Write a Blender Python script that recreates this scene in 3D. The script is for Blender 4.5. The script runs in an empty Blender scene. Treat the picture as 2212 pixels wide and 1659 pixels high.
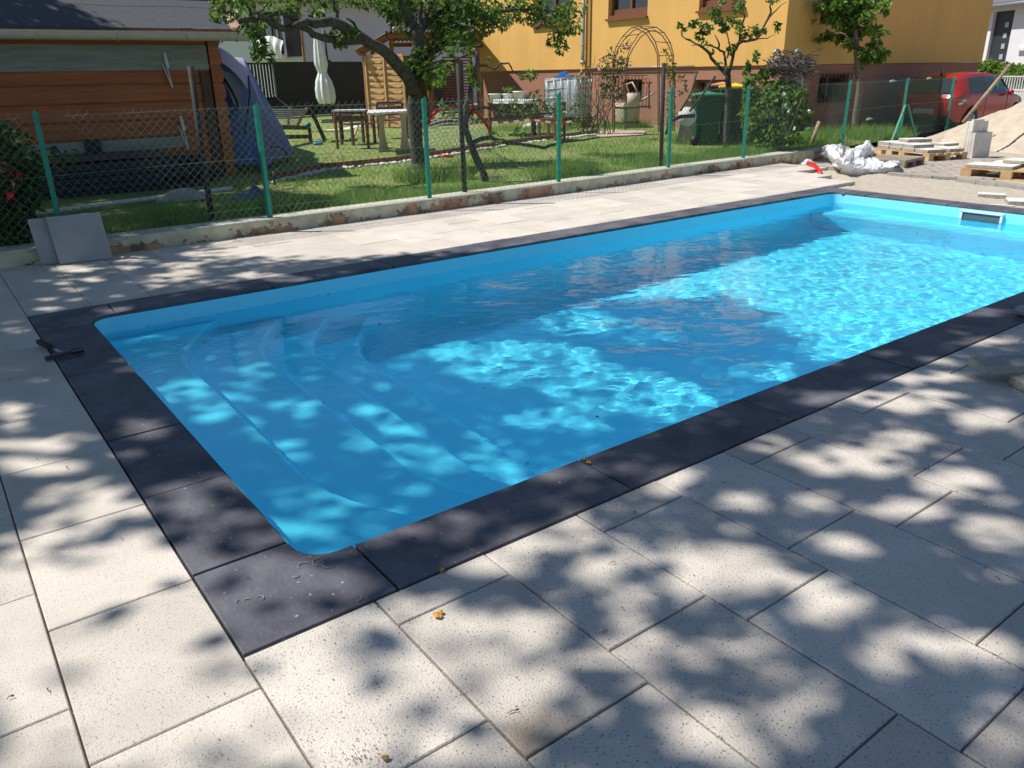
import bpy, math, random
import numpy as np
from mathutils import Vector, Matrix, noise
random.seed(7); rng = np.random.default_rng(7)
R = math.radians
sc = bpy.context.scene
COL = sc.collection
# ---------------------------------------------------------------- camera, sky, sun, exposure
CAM = Vector((-0.4322, -1.8566, 1.48))
yaw, pitch, roll = R(53.5414), R(21.5202), R(-1.0327)
FW = Vector((math.cos(yaw)*math.cos(pitch), math.sin(yaw)*math.cos(pitch), -math.sin(pitch)))
_rt = Vector((math.sin(yaw), -math.cos(yaw), 0)); _up = _rt.cross(FW)
RT = _rt*math.cos(roll) + _up*math.sin(roll)
UP = -_rt*math.sin(roll) + _up*math.cos(roll)
cam = bpy.data.cameras.new('camera'); cam_o = bpy.data.objects.new('camera', cam); COL.objects.link(cam_o)
_m = Matrix((RT, UP, -FW)).transposed().to_4x4(); _m.translation = CAM; cam_o.matrix_world = _m
cam.lens = 27.7275; cam.sensor_width = 36; cam.clip_start = 0.05; cam.clip_end = 600
sc.camera = cam_o
SUN = Vector((-0.64, 0.55, 1.23)).normalized()
w = bpy.data.worlds.new('World'); sc.world = w; w.use_nodes = True
_sky = w.node_tree.nodes.new('ShaderNodeTexSky'); _sky.sky_type = 'NISHITA'; _sky.sun_disc = False
_sky.sun_elevation = math.asin(SUN.z); _sky.sun_rotation = math.atan2(SUN.x, SUN.y)
_sky.air_density = 1.0; _sky.dust_density = 0.3; _sky.ozone_density = 3.0
w.node_tree.links.new(_sky.outputs[0], w.node_tree.nodes['Background'].inputs[0])
w.node_tree.nodes['Background'].inputs[1].default_value = 0.082
sl = bpy.data.lights.new('sun', 'SUN'); sl.energy = 4.6; sl.angle = R(0.53); sl.color = (1, 0.95, 0.872)
so = bpy.data.objects.new('sun', sl); so.rotation_euler = SUN.to_track_quat('Z', 'Y').to_euler(); COL.objects.link(so)
sl.cycles.is_caustics_light = True
sc.view_settings.view_transform = 'Standard'; sc.view_settings.look = 'None'
sc.view_settings.gamma = 1.0; sc.view_settings.exposure = 0.3
sc.cycles.max_bounces = 14; sc.cycles.diffuse_bounces = 8; sc.cycles.glossy_bounces = 6; sc.cycles.transparent_max_bounces = 8
sc.cycles.sample_clamp_indirect = 8.0; sc.cycles.sample_clamp_direct = 12.0
sc.cycles.use_denoising = True

# ---------------------------------------------------------------- helpers
FPX = 27.7275/36*2212
def ray(px, py): return FW + RT*((px-1106)/FPX) - UP*((py-829.5)/FPX)
def gz(px, py, z=0.0):
    d = ray(px, py); return CAM + d*((z-CAM.z)/d.z)
def gd(px, py, D):
    d = ray(px, py); return CAM + d*(D/math.hypot(d.x, d.y))
def dist(x, y): return math.hypot(x-CAM.x, y-CAM.y)

class MB:
    def __init__(s): s.v = []; s.f = []; s.m = []; s.s = []; s.k = 0; s.sm = False
    def add(s, vs, fs):
        n = len(s.v); s.v += [tuple(p) for p in vs]
        for f in fs: s.f.append(tuple(n+i for i in f)); s.m.append(s.k); s.s.append(s.sm)
        return s
    def box(s, a, b):
        x0, y0, z0 = a; x1, y1, z1 = b
        return s.add([(x0,y0,z0),(x1,y0,z0),(x1,y1,z0),(x0,y1,z0),(x0,y0,z1),(x1,y0,z1),(x1,y1,z1),(x0,y1,z1)],
                     [(3,2,1,0),(4,5,6,7),(0,1,5,4),(1,2,6,5),(2,3,7,6),(3,0,4,7)])
    def bar(s, p, q, wd, ht, up=(0,0,1)):
        p = Vector(p); q = Vector(q); d = (q-p).normalized(); u = Vector(up)
        if abs(d.dot(u)) > .98: u = Vector((1,0,0))
        x = d.cross(u).normalized()*wd/2; z = x.cross(d).normalized()*ht/2
        c = [p-x-z, p+x-z, p+x+z, p-x+z, q-x-z, q+x-z, q+x+z, q-x+z]
        return s.add(c, [(0,1,2,3),(7,6,5,4),(4,5,1,0),(5,6,2,1),(6,7,3,2),(7,4,0,3)])
    def tube(s, path, r, n=6, cap=True):
        P = [Vector(p) for p in path]; m = len(P)
        if not hasattr(r, '__len__'): r = [r]*m
        if len(r) == 2 and m > 2: r = [r[0]+(r[1]-r[0])*i/(m-1) for i in range(m)]
        vs = []; prev = None
        for i in range(m):
            d = (P[min(i+1, m-1)]-P[max(i-1, 0)])
            d = d.normalized() if d.length > 1e-9 else Vector((0,0,1))
            if prev is None:
                a = d.cross(Vector((0,0,1))) if abs(d.z) < .95 else d.cross(Vector((1,0,0)))
            else: a = prev - d*prev.dot(d)
            a.normalize(); prev = a; b = d.cross(a)
            for j in range(n):
                t = 2*math.pi*j/n; vs.append(P[i]+(a*math.cos(t)+b*math.sin(t))*r[i])
        fs = [(i*n+j, i*n+(j+1)%n, (i+1)*n+(j+1)%n, (i+1)*n+j) for i in range(m-1) for j in range(n)]
        if cap: fs += [tuple(range(n))[::-1], tuple((m-1)*n+j for j in range(n))]
        o = s.sm; s.sm = True; s.add(vs, fs); s.sm = o; return s
    def ball(s, c, r, nu=10, nv=6):
        c = Vector(c); rx, ry, rz = r if hasattr(r, '__len__') else (r, r, r)
        vs = [(c.x, c.y, c.z-rz)]
        for i in range(1, nv):
            a = -math.pi/2+math.pi*i/nv
            for j in range(nu):
                t = 2*math.pi*j/nu; vs.append((c.x+rx*math.cos(a)*math.cos(t), c.y+ry*math.cos(a)*math.sin(t), c.z+rz*math.sin(a)))
        vs.append((c.x, c.y, c.z+rz)); fs = []
        for j in range(nu): fs.append((0, 1+(j+1)%nu, 1+j))
        for i in range(nv-2):
            for j in range(nu): fs.append((1+i*nu+j, 1+i*nu+(j+1)%nu, 1+(i+1)*nu+(j+1)%nu, 1+(i+1)*nu+j))
        k = len(vs)-1
        for j in range(nu): fs.append((k, 1+(nv-2)*nu+j, 1+(nv-2)*nu+(j+1)%nu))
        o = s.sm; s.sm = True; s.add(vs, fs); s.sm = o; return s
    def grid(s, fn, nu, nv, smooth=True):
        vs = [fn(i/nu, j/nv) for i in range(nu+1) for j in range(nv+1)]
        fs = [(i*(nv+1)+j, (i+1)*(nv+1)+j, (i+1)*(nv+1)+j+1, i*(nv+1)+j+1) for i in range(nu) for j in range(nv)]
        o = s.sm; s.sm = smooth; s.add(vs, fs); s.sm = o; return s
    def poly(s, pts, z0, z1):
        n = len(pts); vs = [(x,y,z0) for x,y in pts]+[(x,y,z1) for x,y in pts]
        fs = [tuple(range(n))[::-1], tuple(range(n, 2*n))]+[(i, (i+1)%n, n+(i+1)%n, n+i) for i in range(n)]
        return s.add(vs, fs)
    def leaf(s, c, L, W_, d=None, up=None):
        c = Vector(c)
        if d is None: d = Vector((random.gauss(0,1), random.gauss(0,1), random.gauss(-.25,.8)))
        d.normalize(); u = Vector((random.gauss(0,.7), random.gauss(0,.7), 1)) if up is None else up
        x = d.cross(u)
        if x.length < 1e-4: x = Vector((1,0,0))
        x.normalize(); nrm = x.cross(d)
        a = c-d*L*.5; b = c+d*L*.5-nrm*L*.12; m = c+nrm*L*.07
        return s.add([a, m+x*W_*.5-nrm*W_*-.12, b, m-x*W_*.5-nrm*W_*-.12], [(0,1,2),(0,2,3)])
    def done(s, name, mats, parent=None, loc=None, bevel=0, sub=0):
        me = bpy.data.meshes.new(name); me.from_pydata(s.v, [], s.f)
        if not isinstance(mats, (list, tuple)): mats = [mats]
        for m in mats: me.materials.append(m)
        if len(mats) > 1: me.polygons.foreach_set('material_index', s.m)
        if any(s.s): me.polygons.foreach_set('use_smooth', s.s)
        me.update()
        return put(name, me, parent, loc, bevel, sub)
def put(name, me, parent=None, loc=None, bevel=0, sub=0):
    o = bpy.data.objects.new(name, me); COL.objects.link(o)
    if parent is not None: o.parent = parent
    if loc is not None: o.location = loc
    if bevel:
        b = o.modifiers.new('bevel', 'BEVEL'); b.width = bevel; b.segments = 2; b.limit_method = 'ANGLE'
    if sub:
        q = o.modifiers.new('sub', 'SUBSURF'); q.levels = sub; q.render_levels = sub
    return o
def tag(o, label=None, cat=None, group=None, kind=None):
    for k, v in (('label', label), ('category', cat), ('group', group), ('kind', kind)):
        if v: o[k] = v
    return o
def thing(name, label, cat, loc=(0,0,0), group=None, rz=0):
    o = bpy.data.objects.new(name, None); COL.objects.link(o); o.empty_display_size = .1
    o.location = loc; o.rotation_euler = (0,0,rz); return tag(o, label, cat, group)
def copy_tree(o, parent=None, loc=None, rz=None, label=None):
    c = o.copy(); COL.objects.link(c)
    if parent is not None: c.parent = parent
    if loc is not None: c.location = loc
    if rz is not None: c.rotation_euler = (0,0,rz)
    if label: c['label'] = label
    for ch in list(o.children): copy_tree(ch, c)
    return c

# ---------------------------------------------------------------- materials
MATS = {}
def mat(name, col, rough=.7, metal=0, var=0, vscale=4, col2=None, bump=0, bscale=40, spec=None, trans=0, ior=1.45,
        obj=False, detail=4, rgb=None, stretch=None, sheen=0, rand=0, emis=None, trl=0, fleck=None):
    if name in MATS: return MATS[name]
    m = bpy.data.materials.new(name); m.use_nodes = True; nt = m.node_tree; N = nt.nodes; K = nt.links
    b = N['Principled BSDF']; b.inputs['Roughness'].default_value = rough; b.inputs['Metallic'].default_value = metal
    if spec is not None: b.inputs['Specular IOR Level'].default_value = spec
    b.inputs['IOR'].default_value = ior
    if trans: b.inputs['Transmission Weight'].default_value = trans
    b.inputs['Base Color'].default_value = (*col, 1)
    out = None
    tc = N.new('ShaderNodeTexCoord'); co = tc.outputs['Object' if obj else 'Generated']
    geo = N.new('ShaderNodeNewGeometry'); co = tc.outputs['Object'] if obj else geo.outputs['Position']
    if stretch:
        mp = N.new('ShaderNodeMapping'); mp.inputs['Scale'].default_value = stretch; K.new(co, mp.inputs[0]); co = mp.outputs[0]
    cur = None
    if var or col2:
        n = N.new('ShaderNodeTexNoise'); n.inputs['Scale'].default_value = vscale; n.inputs['Detail'].default_value = detail
        n.inputs['Roughness'].default_value = .62
        K.new(co, n.inputs[0]); rp = N.new('ShaderNodeValToRGB'); K.new(n.outputs[0], rp.inputs[0])
        c2 = col2 if col2 else tuple(max(0, x*(1-var)) for x in col); c1 = col if col2 else tuple(min(1, x*(1+var)) for x in col)
        rp.color_ramp.elements[0].color = (*c2, 1); rp.color_ramp.elements[1].color = (*c1, 1)
        rp.color_ramp.elements[0].position = .33; rp.color_ramp.elements[1].position = .67
        cur = rp.outputs[0]
    if fleck:
        fc, fs, th, wd = fleck
        vo = N.new('ShaderNodeTexNoise'); vo.inputs['Scale'].default_value = fs; vo.inputs['Detail'].default_value = 1.5; K.new(co, vo.inputs[0])
        mr = N.new('ShaderNodeMapRange'); mr.inputs[1].default_value = th; mr.inputs[2].default_value = th+wd; K.new(vo.outputs[0], mr.inputs[0])
        mx = N.new('ShaderNodeMixRGB'); K.new(mr.outputs[0], mx.inputs[0]); mx.inputs[2].default_value = (*fc, 1)
        if cur: K.new(cur, mx.inputs[1])
        else: mx.inputs[1].default_value = (*col, 1)
        cur = mx.outputs[0]
    if rand:
        oi = N.new('ShaderNodeObjectInfo'); hs = N.new('ShaderNodeHueSaturation')
        mr = N.new('ShaderNodeMapRange'); mr.inputs[3].default_value = 1-rand; mr.inputs[4].default_value = 1+rand
        K.new(oi.outputs['Random'], mr.inputs[0]); K.new(mr.outputs[0], hs.inputs['Value'])
        if cur: K.new(cur, hs.inputs['Color'])
        else: hs.inputs['Color'].default_value = (*col, 1)
        cur = hs.outputs[0]
    if cur: K.new(cur, b.inputs['Base Color'])
    if bump:
        n = N.new('ShaderNodeTexNoise'); n.inputs['Scale'].default_value = bscale; n.inputs['Detail'].default_value = 4
        K.new(co, n.inputs[0]); bp = N.new('ShaderNodeBump'); bp.inputs['Strength'].default_value = bump
        bp.inputs['Distance'].default_value = .01; K.new(n.outputs[0], bp.inputs['Height']); K.new(bp.outputs[0], b.inputs['Normal'])
    if trl:
        t = N.new('ShaderNodeBsdfTranslucent'); mxs = N.new('ShaderNodeMixShader'); mxs.inputs[0].default_value = trl
        if cur: K.new(cur, t.inputs[0])
        else: t.inputs[0].default_value = (*col, 1)
        K.new(b.outputs[0], mxs.inputs[1]); K.new(t.outputs[0], mxs.inputs[2])
        K.new(mxs.outputs[0], N['Material Output'].inputs[0])
    MATS[name] = m; return m
M = {}
M['paver'] = mat('paver', (.61,.555,.49), .85, var=.09, vscale=3, bump=.35, bscale=220, rand=.10, fleck=((.36,.31,.25), 210, .63, .03))
M['paver_near'] = mat('paver_near', (.57,.52,.465), .85, var=.13, vscale=2.2, bump=.5, bscale=160, rand=.13, fleck=((.22,.205,.185), 150, .64, .04))
M['coping'] = mat('coping', (.155,.153,.175), .58, col2=(.045,.047,.064), vscale=3.0, detail=8, bump=.25, bscale=60, rand=.12, fleck=((.3,.29,.3), 45, .70, .05))
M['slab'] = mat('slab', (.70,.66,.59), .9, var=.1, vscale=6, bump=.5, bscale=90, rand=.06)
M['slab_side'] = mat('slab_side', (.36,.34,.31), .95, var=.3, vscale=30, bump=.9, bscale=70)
M['slab_blue'] = mat('slab_blue', (.33,.34,.36), .8, var=.08, vscale=6, bump=.2, bscale=90)
M['soil'] = mat('soil', (.27,.22,.17), .95, var=.25, vscale=8, bump=.8, bscale=30)
M['sand'] = mat('sand', (.50,.42,.33), .95, var=.12, vscale=5, bump=1, bscale=45, detail=8)
M['sandbed'] = mat('sandbed', (.52,.46,.38), .95, col2=(.40,.35,.28), vscale=14, bump=1, bscale=60, detail=8)
M['shell'] = mat('shell', (.27,.82,.99), .22)
M['white'] = mat('white', (.78,.78,.77), .4)
M['lawn'] = mat('lawn', (.13,.24,.035), .95, col2=(.26,.25,.10), vscale=1.3, detail=8, bump=1, bscale=60)
M['grass'] = mat('grass', (.15,.31,.05), .6, col2=(.24,.36,.08), vscale=3, trl=.35)
M['post_green'] = mat('post_green', (.02,.25,.17), .45, var=.15, vscale=20)
M['wire'] = mat('wire', (.12,.19,.165), .45, metal=0)
M['woodbrown'] = mat('woodbrown', (.44,.15,.05), .6, col2=(.31,.09,.03), vscale=3, stretch=(.6,6,9), detail=8, rand=.1)
M['wood'] = mat('wood', (.50,.32,.16), .75, col2=(.36,.21,.10), vscale=5, stretch=(2,2,14), detail=6, rand=.12)
M['pallet'] = mat('pallet', (.62,.43,.23), .8, col2=(.48,.31,.15), vscale=6, detail=6, rand=.15)
M['pallet_old'] = mat('pallet_old', (.36,.30,.24), .85, col2=(.24,.19,.14), vscale=6, detail=6, rand=.15)
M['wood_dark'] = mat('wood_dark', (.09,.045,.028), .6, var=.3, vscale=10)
M['wood_red'] = mat('wood_red', (.20,.07,.035), .6, var=.3, vscale=10)
M['bark'] = mat('bark', (.042,.036,.03), .95, col2=(.11,.10,.085), vscale=14, detail=8, bump=1, bscale=30)
M['bark_light'] = mat('bark_light', (.20,.15,.11), .95, var=.3, vscale=20, bump=1, bscale=40)
M['leaf'] = mat('leaf', (.10,.20,.035), .45, col2=(.05,.12,.022), vscale=6, trl=.35)
M['leaf_light'] = mat('leaf_light', (.25,.38,.07), .45, col2=(.13,.24,.04), vscale=5, trl=.4)
M['leaf_dark'] = mat('leaf_dark', (.04,.08,.022), .4, col2=(.07,.11,.03), vscale=6, trl=.25)
M['black'] = mat('black', (.012,.012,.014), .5)
M['dark'] = mat('dark', (.03,.032,.038), .55)
M['tar'] = mat('tar', (.085,.09,.105), .95, var=.2, vscale=30, bump=1, bscale=120)
M['gutter'] = mat('gutter', (.58,.53,.45), .45, var=.05, vscale=8)
M['oldplank'] = mat('oldplank', (.26,.28,.25), .9, var=.2, vscale=5, stretch=(.5,5,5), detail=8)
M['yellow'] = mat('yellow', (.74,.43,.13), .95, var=.08, vscale=1.2, stretch=(1,1,.35), detail=8, bump=.6, bscale=50)
M['plinth'] = mat('plinth', (.37,.18,.125), .95, var=.06, vscale=3, bump=.5, bscale=60)
M['housewhite'] = mat('housewhite', (.68,.66,.68), .95, var=.03, vscale=2)
M['roof'] = mat('roof', (.05,.045,.055), .7, var=.15, vscale=6)
M['rooflight'] = mat('rooflight', (.30,.26,.28), .7, var=.15, vscale=6)
M['fascia'] = mat('fascia', (.40,.17,.08), .7)
M['fence_dark'] = mat('fence_dark', (.022,.024,.03), .6)
M['glass'] = mat('glass', (.02,.025,.03), .06, spec=.9)
M['shutter'] = mat('shutter', (.06,.045,.05), .6)
M['frame_brown'] = mat('frame_brown', (.20,.075,.035), .5, var=.1, vscale=20)
M['cloth'] = mat('cloth', (.82,.81,.79), .9, var=.04, vscale=10)
M['film'] = mat('film', (.90,.91,.93), .3, var=.05, vscale=14, trl=.25, bump=.5, bscale=30)
M['tent'] = mat('tent', (.14,.22,.46), .6, var=.1, vscale=3, trl=.4)
M['tent_light'] = mat('tent_light', (.62,.57,.75), .6, trl=.3)
M['mesh_grey'] = mat('mesh_grey', (.16,.17,.22), .8)
M['red'] = mat('red', (.55,.02,.02), .35)
M['net'] = mat('net', (.62,.62,.58), .8)
M['carpaint'] = mat('carpaint', (.34,.006,.012), .22, spec=.7)
M['rust'] = mat('rust', (.17,.11,.09), .8, var=.3, vscale=30)
M['galv'] = mat('galv', (.32,.35,.37), .4, metal=.6)
M['ibc'] = mat('ibc', (.66,.68,.72), .35, trl=.3)
M['bingreen'] = mat('bingreen', (.012,.06,.03), .4)
M['binyellow'] = mat('binyellow', (.75,.55,.02), .4)
M['terracotta'] = mat('terracotta', (.52,.22,.13), .8)
M['beige'] = mat('beige', (.55,.42,.30), .6)
M['blueplastic'] = mat('blueplastic', (.03,.20,.50), .4)
M['hedge'] = mat('hedge', (.22,.32,.03), .5, col2=(.12,.20,.02), vscale=3, trl=.3)
M['path'] = mat('path', (.40,.35,.30), .95, var=.12, vscale=6, rand=.1, bump=.6, bscale=60)
M['straw'] = mat('straw', (.20,.17,.14), .95, var=.4, vscale=30)
M['asphalt'] = mat('asphalt', (.06,.058,.055), .95, var=.2, vscale=10)
M['leafdry'] = mat('leafdry', (.45,.24,.02), .6)
M['twig'] = mat('twig', (.10,.08,.05), .9)
M['pink'] = mat('pink', (.65,.25,.30), .6)
M['concrete'] = mat('concrete', (.33,.315,.28), .95, var=.15, vscale=10, bump=.9, bscale=60)

# ================================================================ GROUND
PX0, PX1, PY0, PY1 = .33, 9.0, .32, 3.93           # pool inner rectangle
def struct(o): o['kind'] = 'structure'; return o
g = MB()
for a, b in (((-150,-150),(.08,250)), ((9.2,-150),(250,250)), ((.08,-150),(9.2,.08)), ((.08,4.17),(9.2,250))):
    g.add([(a[0],a[1],-.085),(b[0],a[1],-.085),(b[0],b[1],-.085),(a[0],b[1],-.085)], [(0,1,2,3)])
struct(g.done('ground', M['soil']))
def fence_y(x):
    P = [(-8,6.12),(1,6.14),(4.5,6.2),(6.7,6.28),(9,6.4),(12.9,6.56),(14,6.9),(16.6,7.16),(19.6,7.6),(22.5,7.75),(60,9.5)]
    for (a,ya),(b,yb) in zip(P, P[1:]):
        if x <= b: return ya+(yb-ya)*(x-a)/(b-a)
    return 9.5
lw = MB()
def lawn_z(x, y): return .075 - .165*min(1,max(0,(x-17.4)/1.2)) + .02*noise.noise(Vector((x*.5,y*.5,0)))
xs = [-60,-30,-12,-6]+[i*.5 for i in range(-11, 60)]+[32,40,60,100,160]
ysn = [0,.15,.5,1,1.5,2,3,4,5,6,8,10,14,20,30,60,150]
vs = [(x, fence_y(x)+.1+t, lawn_z(x, fence_y(x)+t) - (.03 if t == 0 else 0)) for x in xs for t in ysn]
n = len(ysn); lw.sm = True
lw.add(vs, [(i*n+j,(i+1)*n+j,(i+1)*n+j+1,i*n+j+1) for i in range(len(xs)-1) for j in range(n-1)])
struct(lw.done('lawn', M['lawn']))
# sand bed to the right of the pool, roughly levelled
def sand_z(x, y):
    e = min(1, max(0, (x-9.34)/.15))
    z = -.05 + .010*noise.noise(Vector((x*3,y*3,1))) + .008*noise.noise(Vector((x*11,y*11,4)))
    if x < 11.3: z += .012*abs(noise.noise(Vector((x*6,y*1.7,7))))
    return z-.03*(1-e)
sb = MB(); sb.grid(lambda u, v: (9.34+u*2.4, -7+v*14, sand_z(9.34+u*2.4, -7+v*14)), 70, 300)
sb.grid(lambda u, v: (11.74+u*14, -9+v*16.3, sand_z(11.74+u*14, -9+v*16.3)-.004), 120, 120)
struct(sb.done('sand_bed', M['sandbed']))
dv = MB(); dv.box((18.9,7.75,-.12),(60,10.0,-.062)); struct(dv.done('driveway', M['asphalt']))

# ================================================================ POOL
pool = thing('swimming_pool', 'long light blue swimming pool with dark slate coping and entry steps', 'swimming pool', (0,0,0))
sh = MB(); sh.sm = True
def rrect(x0, y0, x1, y1, r, n=6):
    pts = []
    for cx, cy, a0 in ((x1-r,y0+r,-90),(x1-r,y1-r,0),(x0+r,y1-r,90),(x0+r,y0+r,180)):
        for i in range(n+1):
            a = R(a0+90*i/n); pts.append((cx+r*math.cos(a), cy+r*math.sin(a)))
    return pts
prof = [(0,-.022,.13),(0,-.30,.13),(0,-.95,.14),(.02,-1.15,.15),(.07,-1.28,.16),(.16,-1.36,.2),(.3,-1.40,.25)]
rings = [[(x,y,z) for x,y in rrect(PX0+o,PY0+o,PX1-o,PY1-o,r)] for o,z,r in prof]
m_ = len(rings[0]); vs = [p for r_ in rings for p in r_]
fs = [(i*m_+j,i*m_+(j+1)%m_,(i+1)*m_+(j+1)%m_,(i+1)*m_+j) for i in range(len(rings)-1) for j in range(m_)]
sh.add(vs, fs); sh.sm = False
sh.add([p for p in rings[-1]], [tuple(range(m_))])
shell = sh.done('shell', M['shell'], pool)
# entry steps: each tread runs across the pool and flares towards both corners
def step_outline(x, f, yb=.95):
    y0, y1 = PY0+.003, PY1-.003
    pts = [(PX0+.003, y0), (x+f, y0)]
    for i in range(1, 7):
        t = i/6; pts.append((x+f*(1-t)**1.6*1.0, y0+(yb-.0)*t*.92))
    for i in range(6, -1, -1):
        t = i/6; pts.append((x+f*(1-t)**1.6*1.0, y1-(yb-.0)*t*.92))
    pts.append((PX0+.003, y1)); return pts
for x, zt in ((.70,-.27),(1.20,-.50),(1.56,-.74),(1.92,-.98)):
    s = MB(); s.poly(step_outline(x, .46), -1.41, zt)
    o = s.done('step', M['shell'], pool, bevel=.03)
bn = MB(); bn.poly([(8.52,PY0+.003),(PX1-.003,PY0+.003),(PX1-.003,PY1-.003),(8.52,PY1-.003)], -1.41, -.52)
bn.done('bench', M['shell'], pool, bevel=.06)
rimm = MB()
for s_ in (1,):
    rimm.box((PX1-.035,.9,-.085),(PX1-.002,PY1-.35,-.06))
sk = MB()   # skimmer frame in the far end wall
sx = PX1-.012
for a, b in (((sx-.02,1.865,-.20),(sx+.01,1.89,-.05)), ((sx-.02,2.29,-.20),(sx+.01,2.315,-.05)),
             ((sx-.02,1.86,-.055),(sx+.01,2.32,-.035)), ((sx-.02,1.86,-.205),(sx+.01,2.32,-.185))): sk.box(a, b)
sko = sk.done('skimmer', M['white'], pool)
k2 = MB(); k2.box((sx-.006,1.89,-.185),(sx+.004,2.29,-.055)); k2.done('opening', mat('flap',(.10,.14,.14),.3), sko)
for o in (shell,)+tuple(c for c in pool.children if c.name.split('.')[0] in ('step','bench')):
    o.cycles.is_caustics_receiver = True
# inlet nozzle on the first step riser
nz = MB(); nz.tube([(.93,3.55,-.36),(.955,3.53,-.36)], .035, 12); nz.done('nozzle', M['white'], pool)
# coping
def cslab(x0, y0, x1, y1, cut=None):
    gp = .004; b = MB(); x0 += gp; y0 += gp; x1 -= gp; y1 -= gp
    if cut is None: pts = [(x0,y0),(x1,y0),(x1,y1),(x0,y1)]
    else: pts = cut
    dz = random.uniform(-.0015,.0015)
    b.poly(pts, -.042, .001+dz)
    return b.done('coping_slab', M['coping'], pool, bevel=.004)
OX1, OY1 = 9.32, 4.25
def corner(cx, cy, sx_, sy_, ex, ey):
    # L shaped corner slab with a concave quarter round of the pool rim; (cx,cy) outer corner
    wi, hi = .32, .315; r = .12; g_ = .004
    ic = (cx+sx_*wi, cy+sy_*hi)
    pts = [(cx+sx_*g_, cy+sy_*g_), (cx+sx_*(ex-g_), cy+sy_*g_), (cx+sx_*(ex-g_), ic[1])]
    for i in range(7):
        a = math.pi/2*i/6
        pts.append((ic[0]+sx_*(r-r*math.sin(a)), ic[1]+sy_*(r-r*math.cos(a))))
    pts += [(cx+sx_*g_ + sx_*(wi-g_), cy+sy_*(ey-g_)), (cx+sx_*g_, cy+sy_*(ey-g_))]
    if sx_*sy_ < 0: pts = pts[::-1]
    cslab(0,0,0,0,cut=pts)
corner(0,0,1,1,.49,.47)
corner(0,OY1,1,-1,.497,.50)
corner(OX1,OY1,-1,-1,.50,.50)
corner(OX1,0,-1,1,.50,.50)
xs = [.49,1.502,2.534,3.563,4.62,5.65,6.68,7.71,8.82]
for a, b in zip(xs, xs[1:]): cslab(a, 0, b, .315)
xs = [.497,1.604,2.641,3.67,4.70,5.73,6.76,7.79,8.82]
for a, b in zip(xs, xs[1:]): cslab(a, OY1-.315, b, OY1)
ys = [.47,1.10,1.74,2.754,3.75]
for a, b in zip(ys, ys[1:]): cslab(0, a, .32, b)
ys = [.5,1.48,2.49,3.49,3.75]
for a, b in zip(ys, ys[1:]): cslab(OX1-.32, a, OX1, b)
# pale splash swirls dried on the front corner slab
for _k, (_px, _py, _r) in enumerate(((655,1222,.020),(690,1214,.026),(712,1218,.028),(640,1243,.014),(772,1291,.022),(560,1292,.020),(532,1296,.014),(514,1300,.014))):
    _c = gz(_px,_py,.0035); b = MB(); b.tube([(_c.x+_r*math.cos(t)*(1-.06*t), _c.y+_r*math.sin(t)*(1-.06*t), .0035) for t in [i*.45+_k for i in range(9)]], [.0008,.0018,.0022,.002,.0018,.0015,.0012,.001,.0006], 4)
    b.done('splash_mark', mat('splash', (.30,.29,.31), .8), pool)
# ---- water: real ripples, real refraction and caustics
nx, ny = 960, 400
Xw, Yw = np.meshgrid(np.linspace(PX0+.002,PX1-.002,nx), np.linspace(PY0+.002,PY1-.002,ny), indexing='ij')
Z = np.zeros_like(Xw); Zf = np.zeros_like(Xw)
for i in range(70):
    lam = rng.uniform(.13,.6); th = rng.normal(1.25,.9); k = 2*np.pi/lam
    Z += lam*.0006*np.sin(k*(Xw*np.cos(th)+Yw*np.sin(th))+rng.uniform(0,6.28)+.6*np.sin(Xw*1.3+Yw*.8))*rng.uniform(.3,1)
for i in range(90):
    lam = rng.uniform(.07,.17); th = rng.normal(1.25,1.0); k = 2*np.pi/lam
    Zf += lam*.00050*np.sin(k*(Xw*np.cos(th)+Yw*np.sin(th))+rng.uniform(0,6.28)+.8*np.sin(Xw*1.9+Yw*1.1+i))*rng.uniform(.3,1)
amp = np.clip((Xw-.9)/2.2,0,1)                       # calm over the first step, lively further out
amp = (.16+.84*amp*amp*(3-2*amp))*np.clip(.35+(Xw-Xw.min())*0+1.0-.55*np.clip((Yw-3.0)/.9,0,1),.4,1.3)
calm = 1-.75*np.clip((Xw-7.6)/.8,0,1)
fa = np.clip((Xw-1.2)/1.6,0,1)*calm
Z = -.13 + Z*amp*(.6+.4*calm) + Zf*fa*amp
me = bpy.data.meshes.new('water'); me.vertices.add(nx*ny); me.vertices.foreach_set('co', np.stack([Xw,Yw,Z],-1).astype(np.float32).ravel())
i_ = np.arange(nx-1)[:,None]*ny+np.arange(ny-1)[None]; q_ = np.stack([i_,i_+ny,i_+ny+1,i_+1],-1).reshape(-1)
nf = (nx-1)*(ny-1); me.loops.add(nf*4); me.loops.foreach_set('vertex_index', q_); me.polygons.add(nf)
me.polygons.foreach_set('loop_start', np.arange(nf)*4); me.polygons.foreach_set('loop_total', np.full(nf,4)); me.update(); me.shade_smooth()
wm = bpy.data.materials.new('water'); wm.use_nodes = True; _b = wm.node_tree.nodes['Principled BSDF']
_b.inputs['Transmission Weight'].default_value = 1; _b.inputs['Roughness'].default_value = 0; _b.inputs['IOR'].default_value = 1.333
_b.inputs['Base Color'].default_value = (.40,.97,1.0,1)
_b.inputs['Specular IOR Level'].default_value = .08
_n = wm.node_tree.nodes; _g = _n.new('ShaderNodeNewGeometry'); _t = _n.new('ShaderNodeTexNoise'); _t.inputs['Scale'].default_value = 26; _t.inputs['Detail'].default_value = 2
_p = _n.new('ShaderNodeBump'); _p.inputs['Strength'].default_value = .06; _p.inputs['Distance'].default_value = .02
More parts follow.
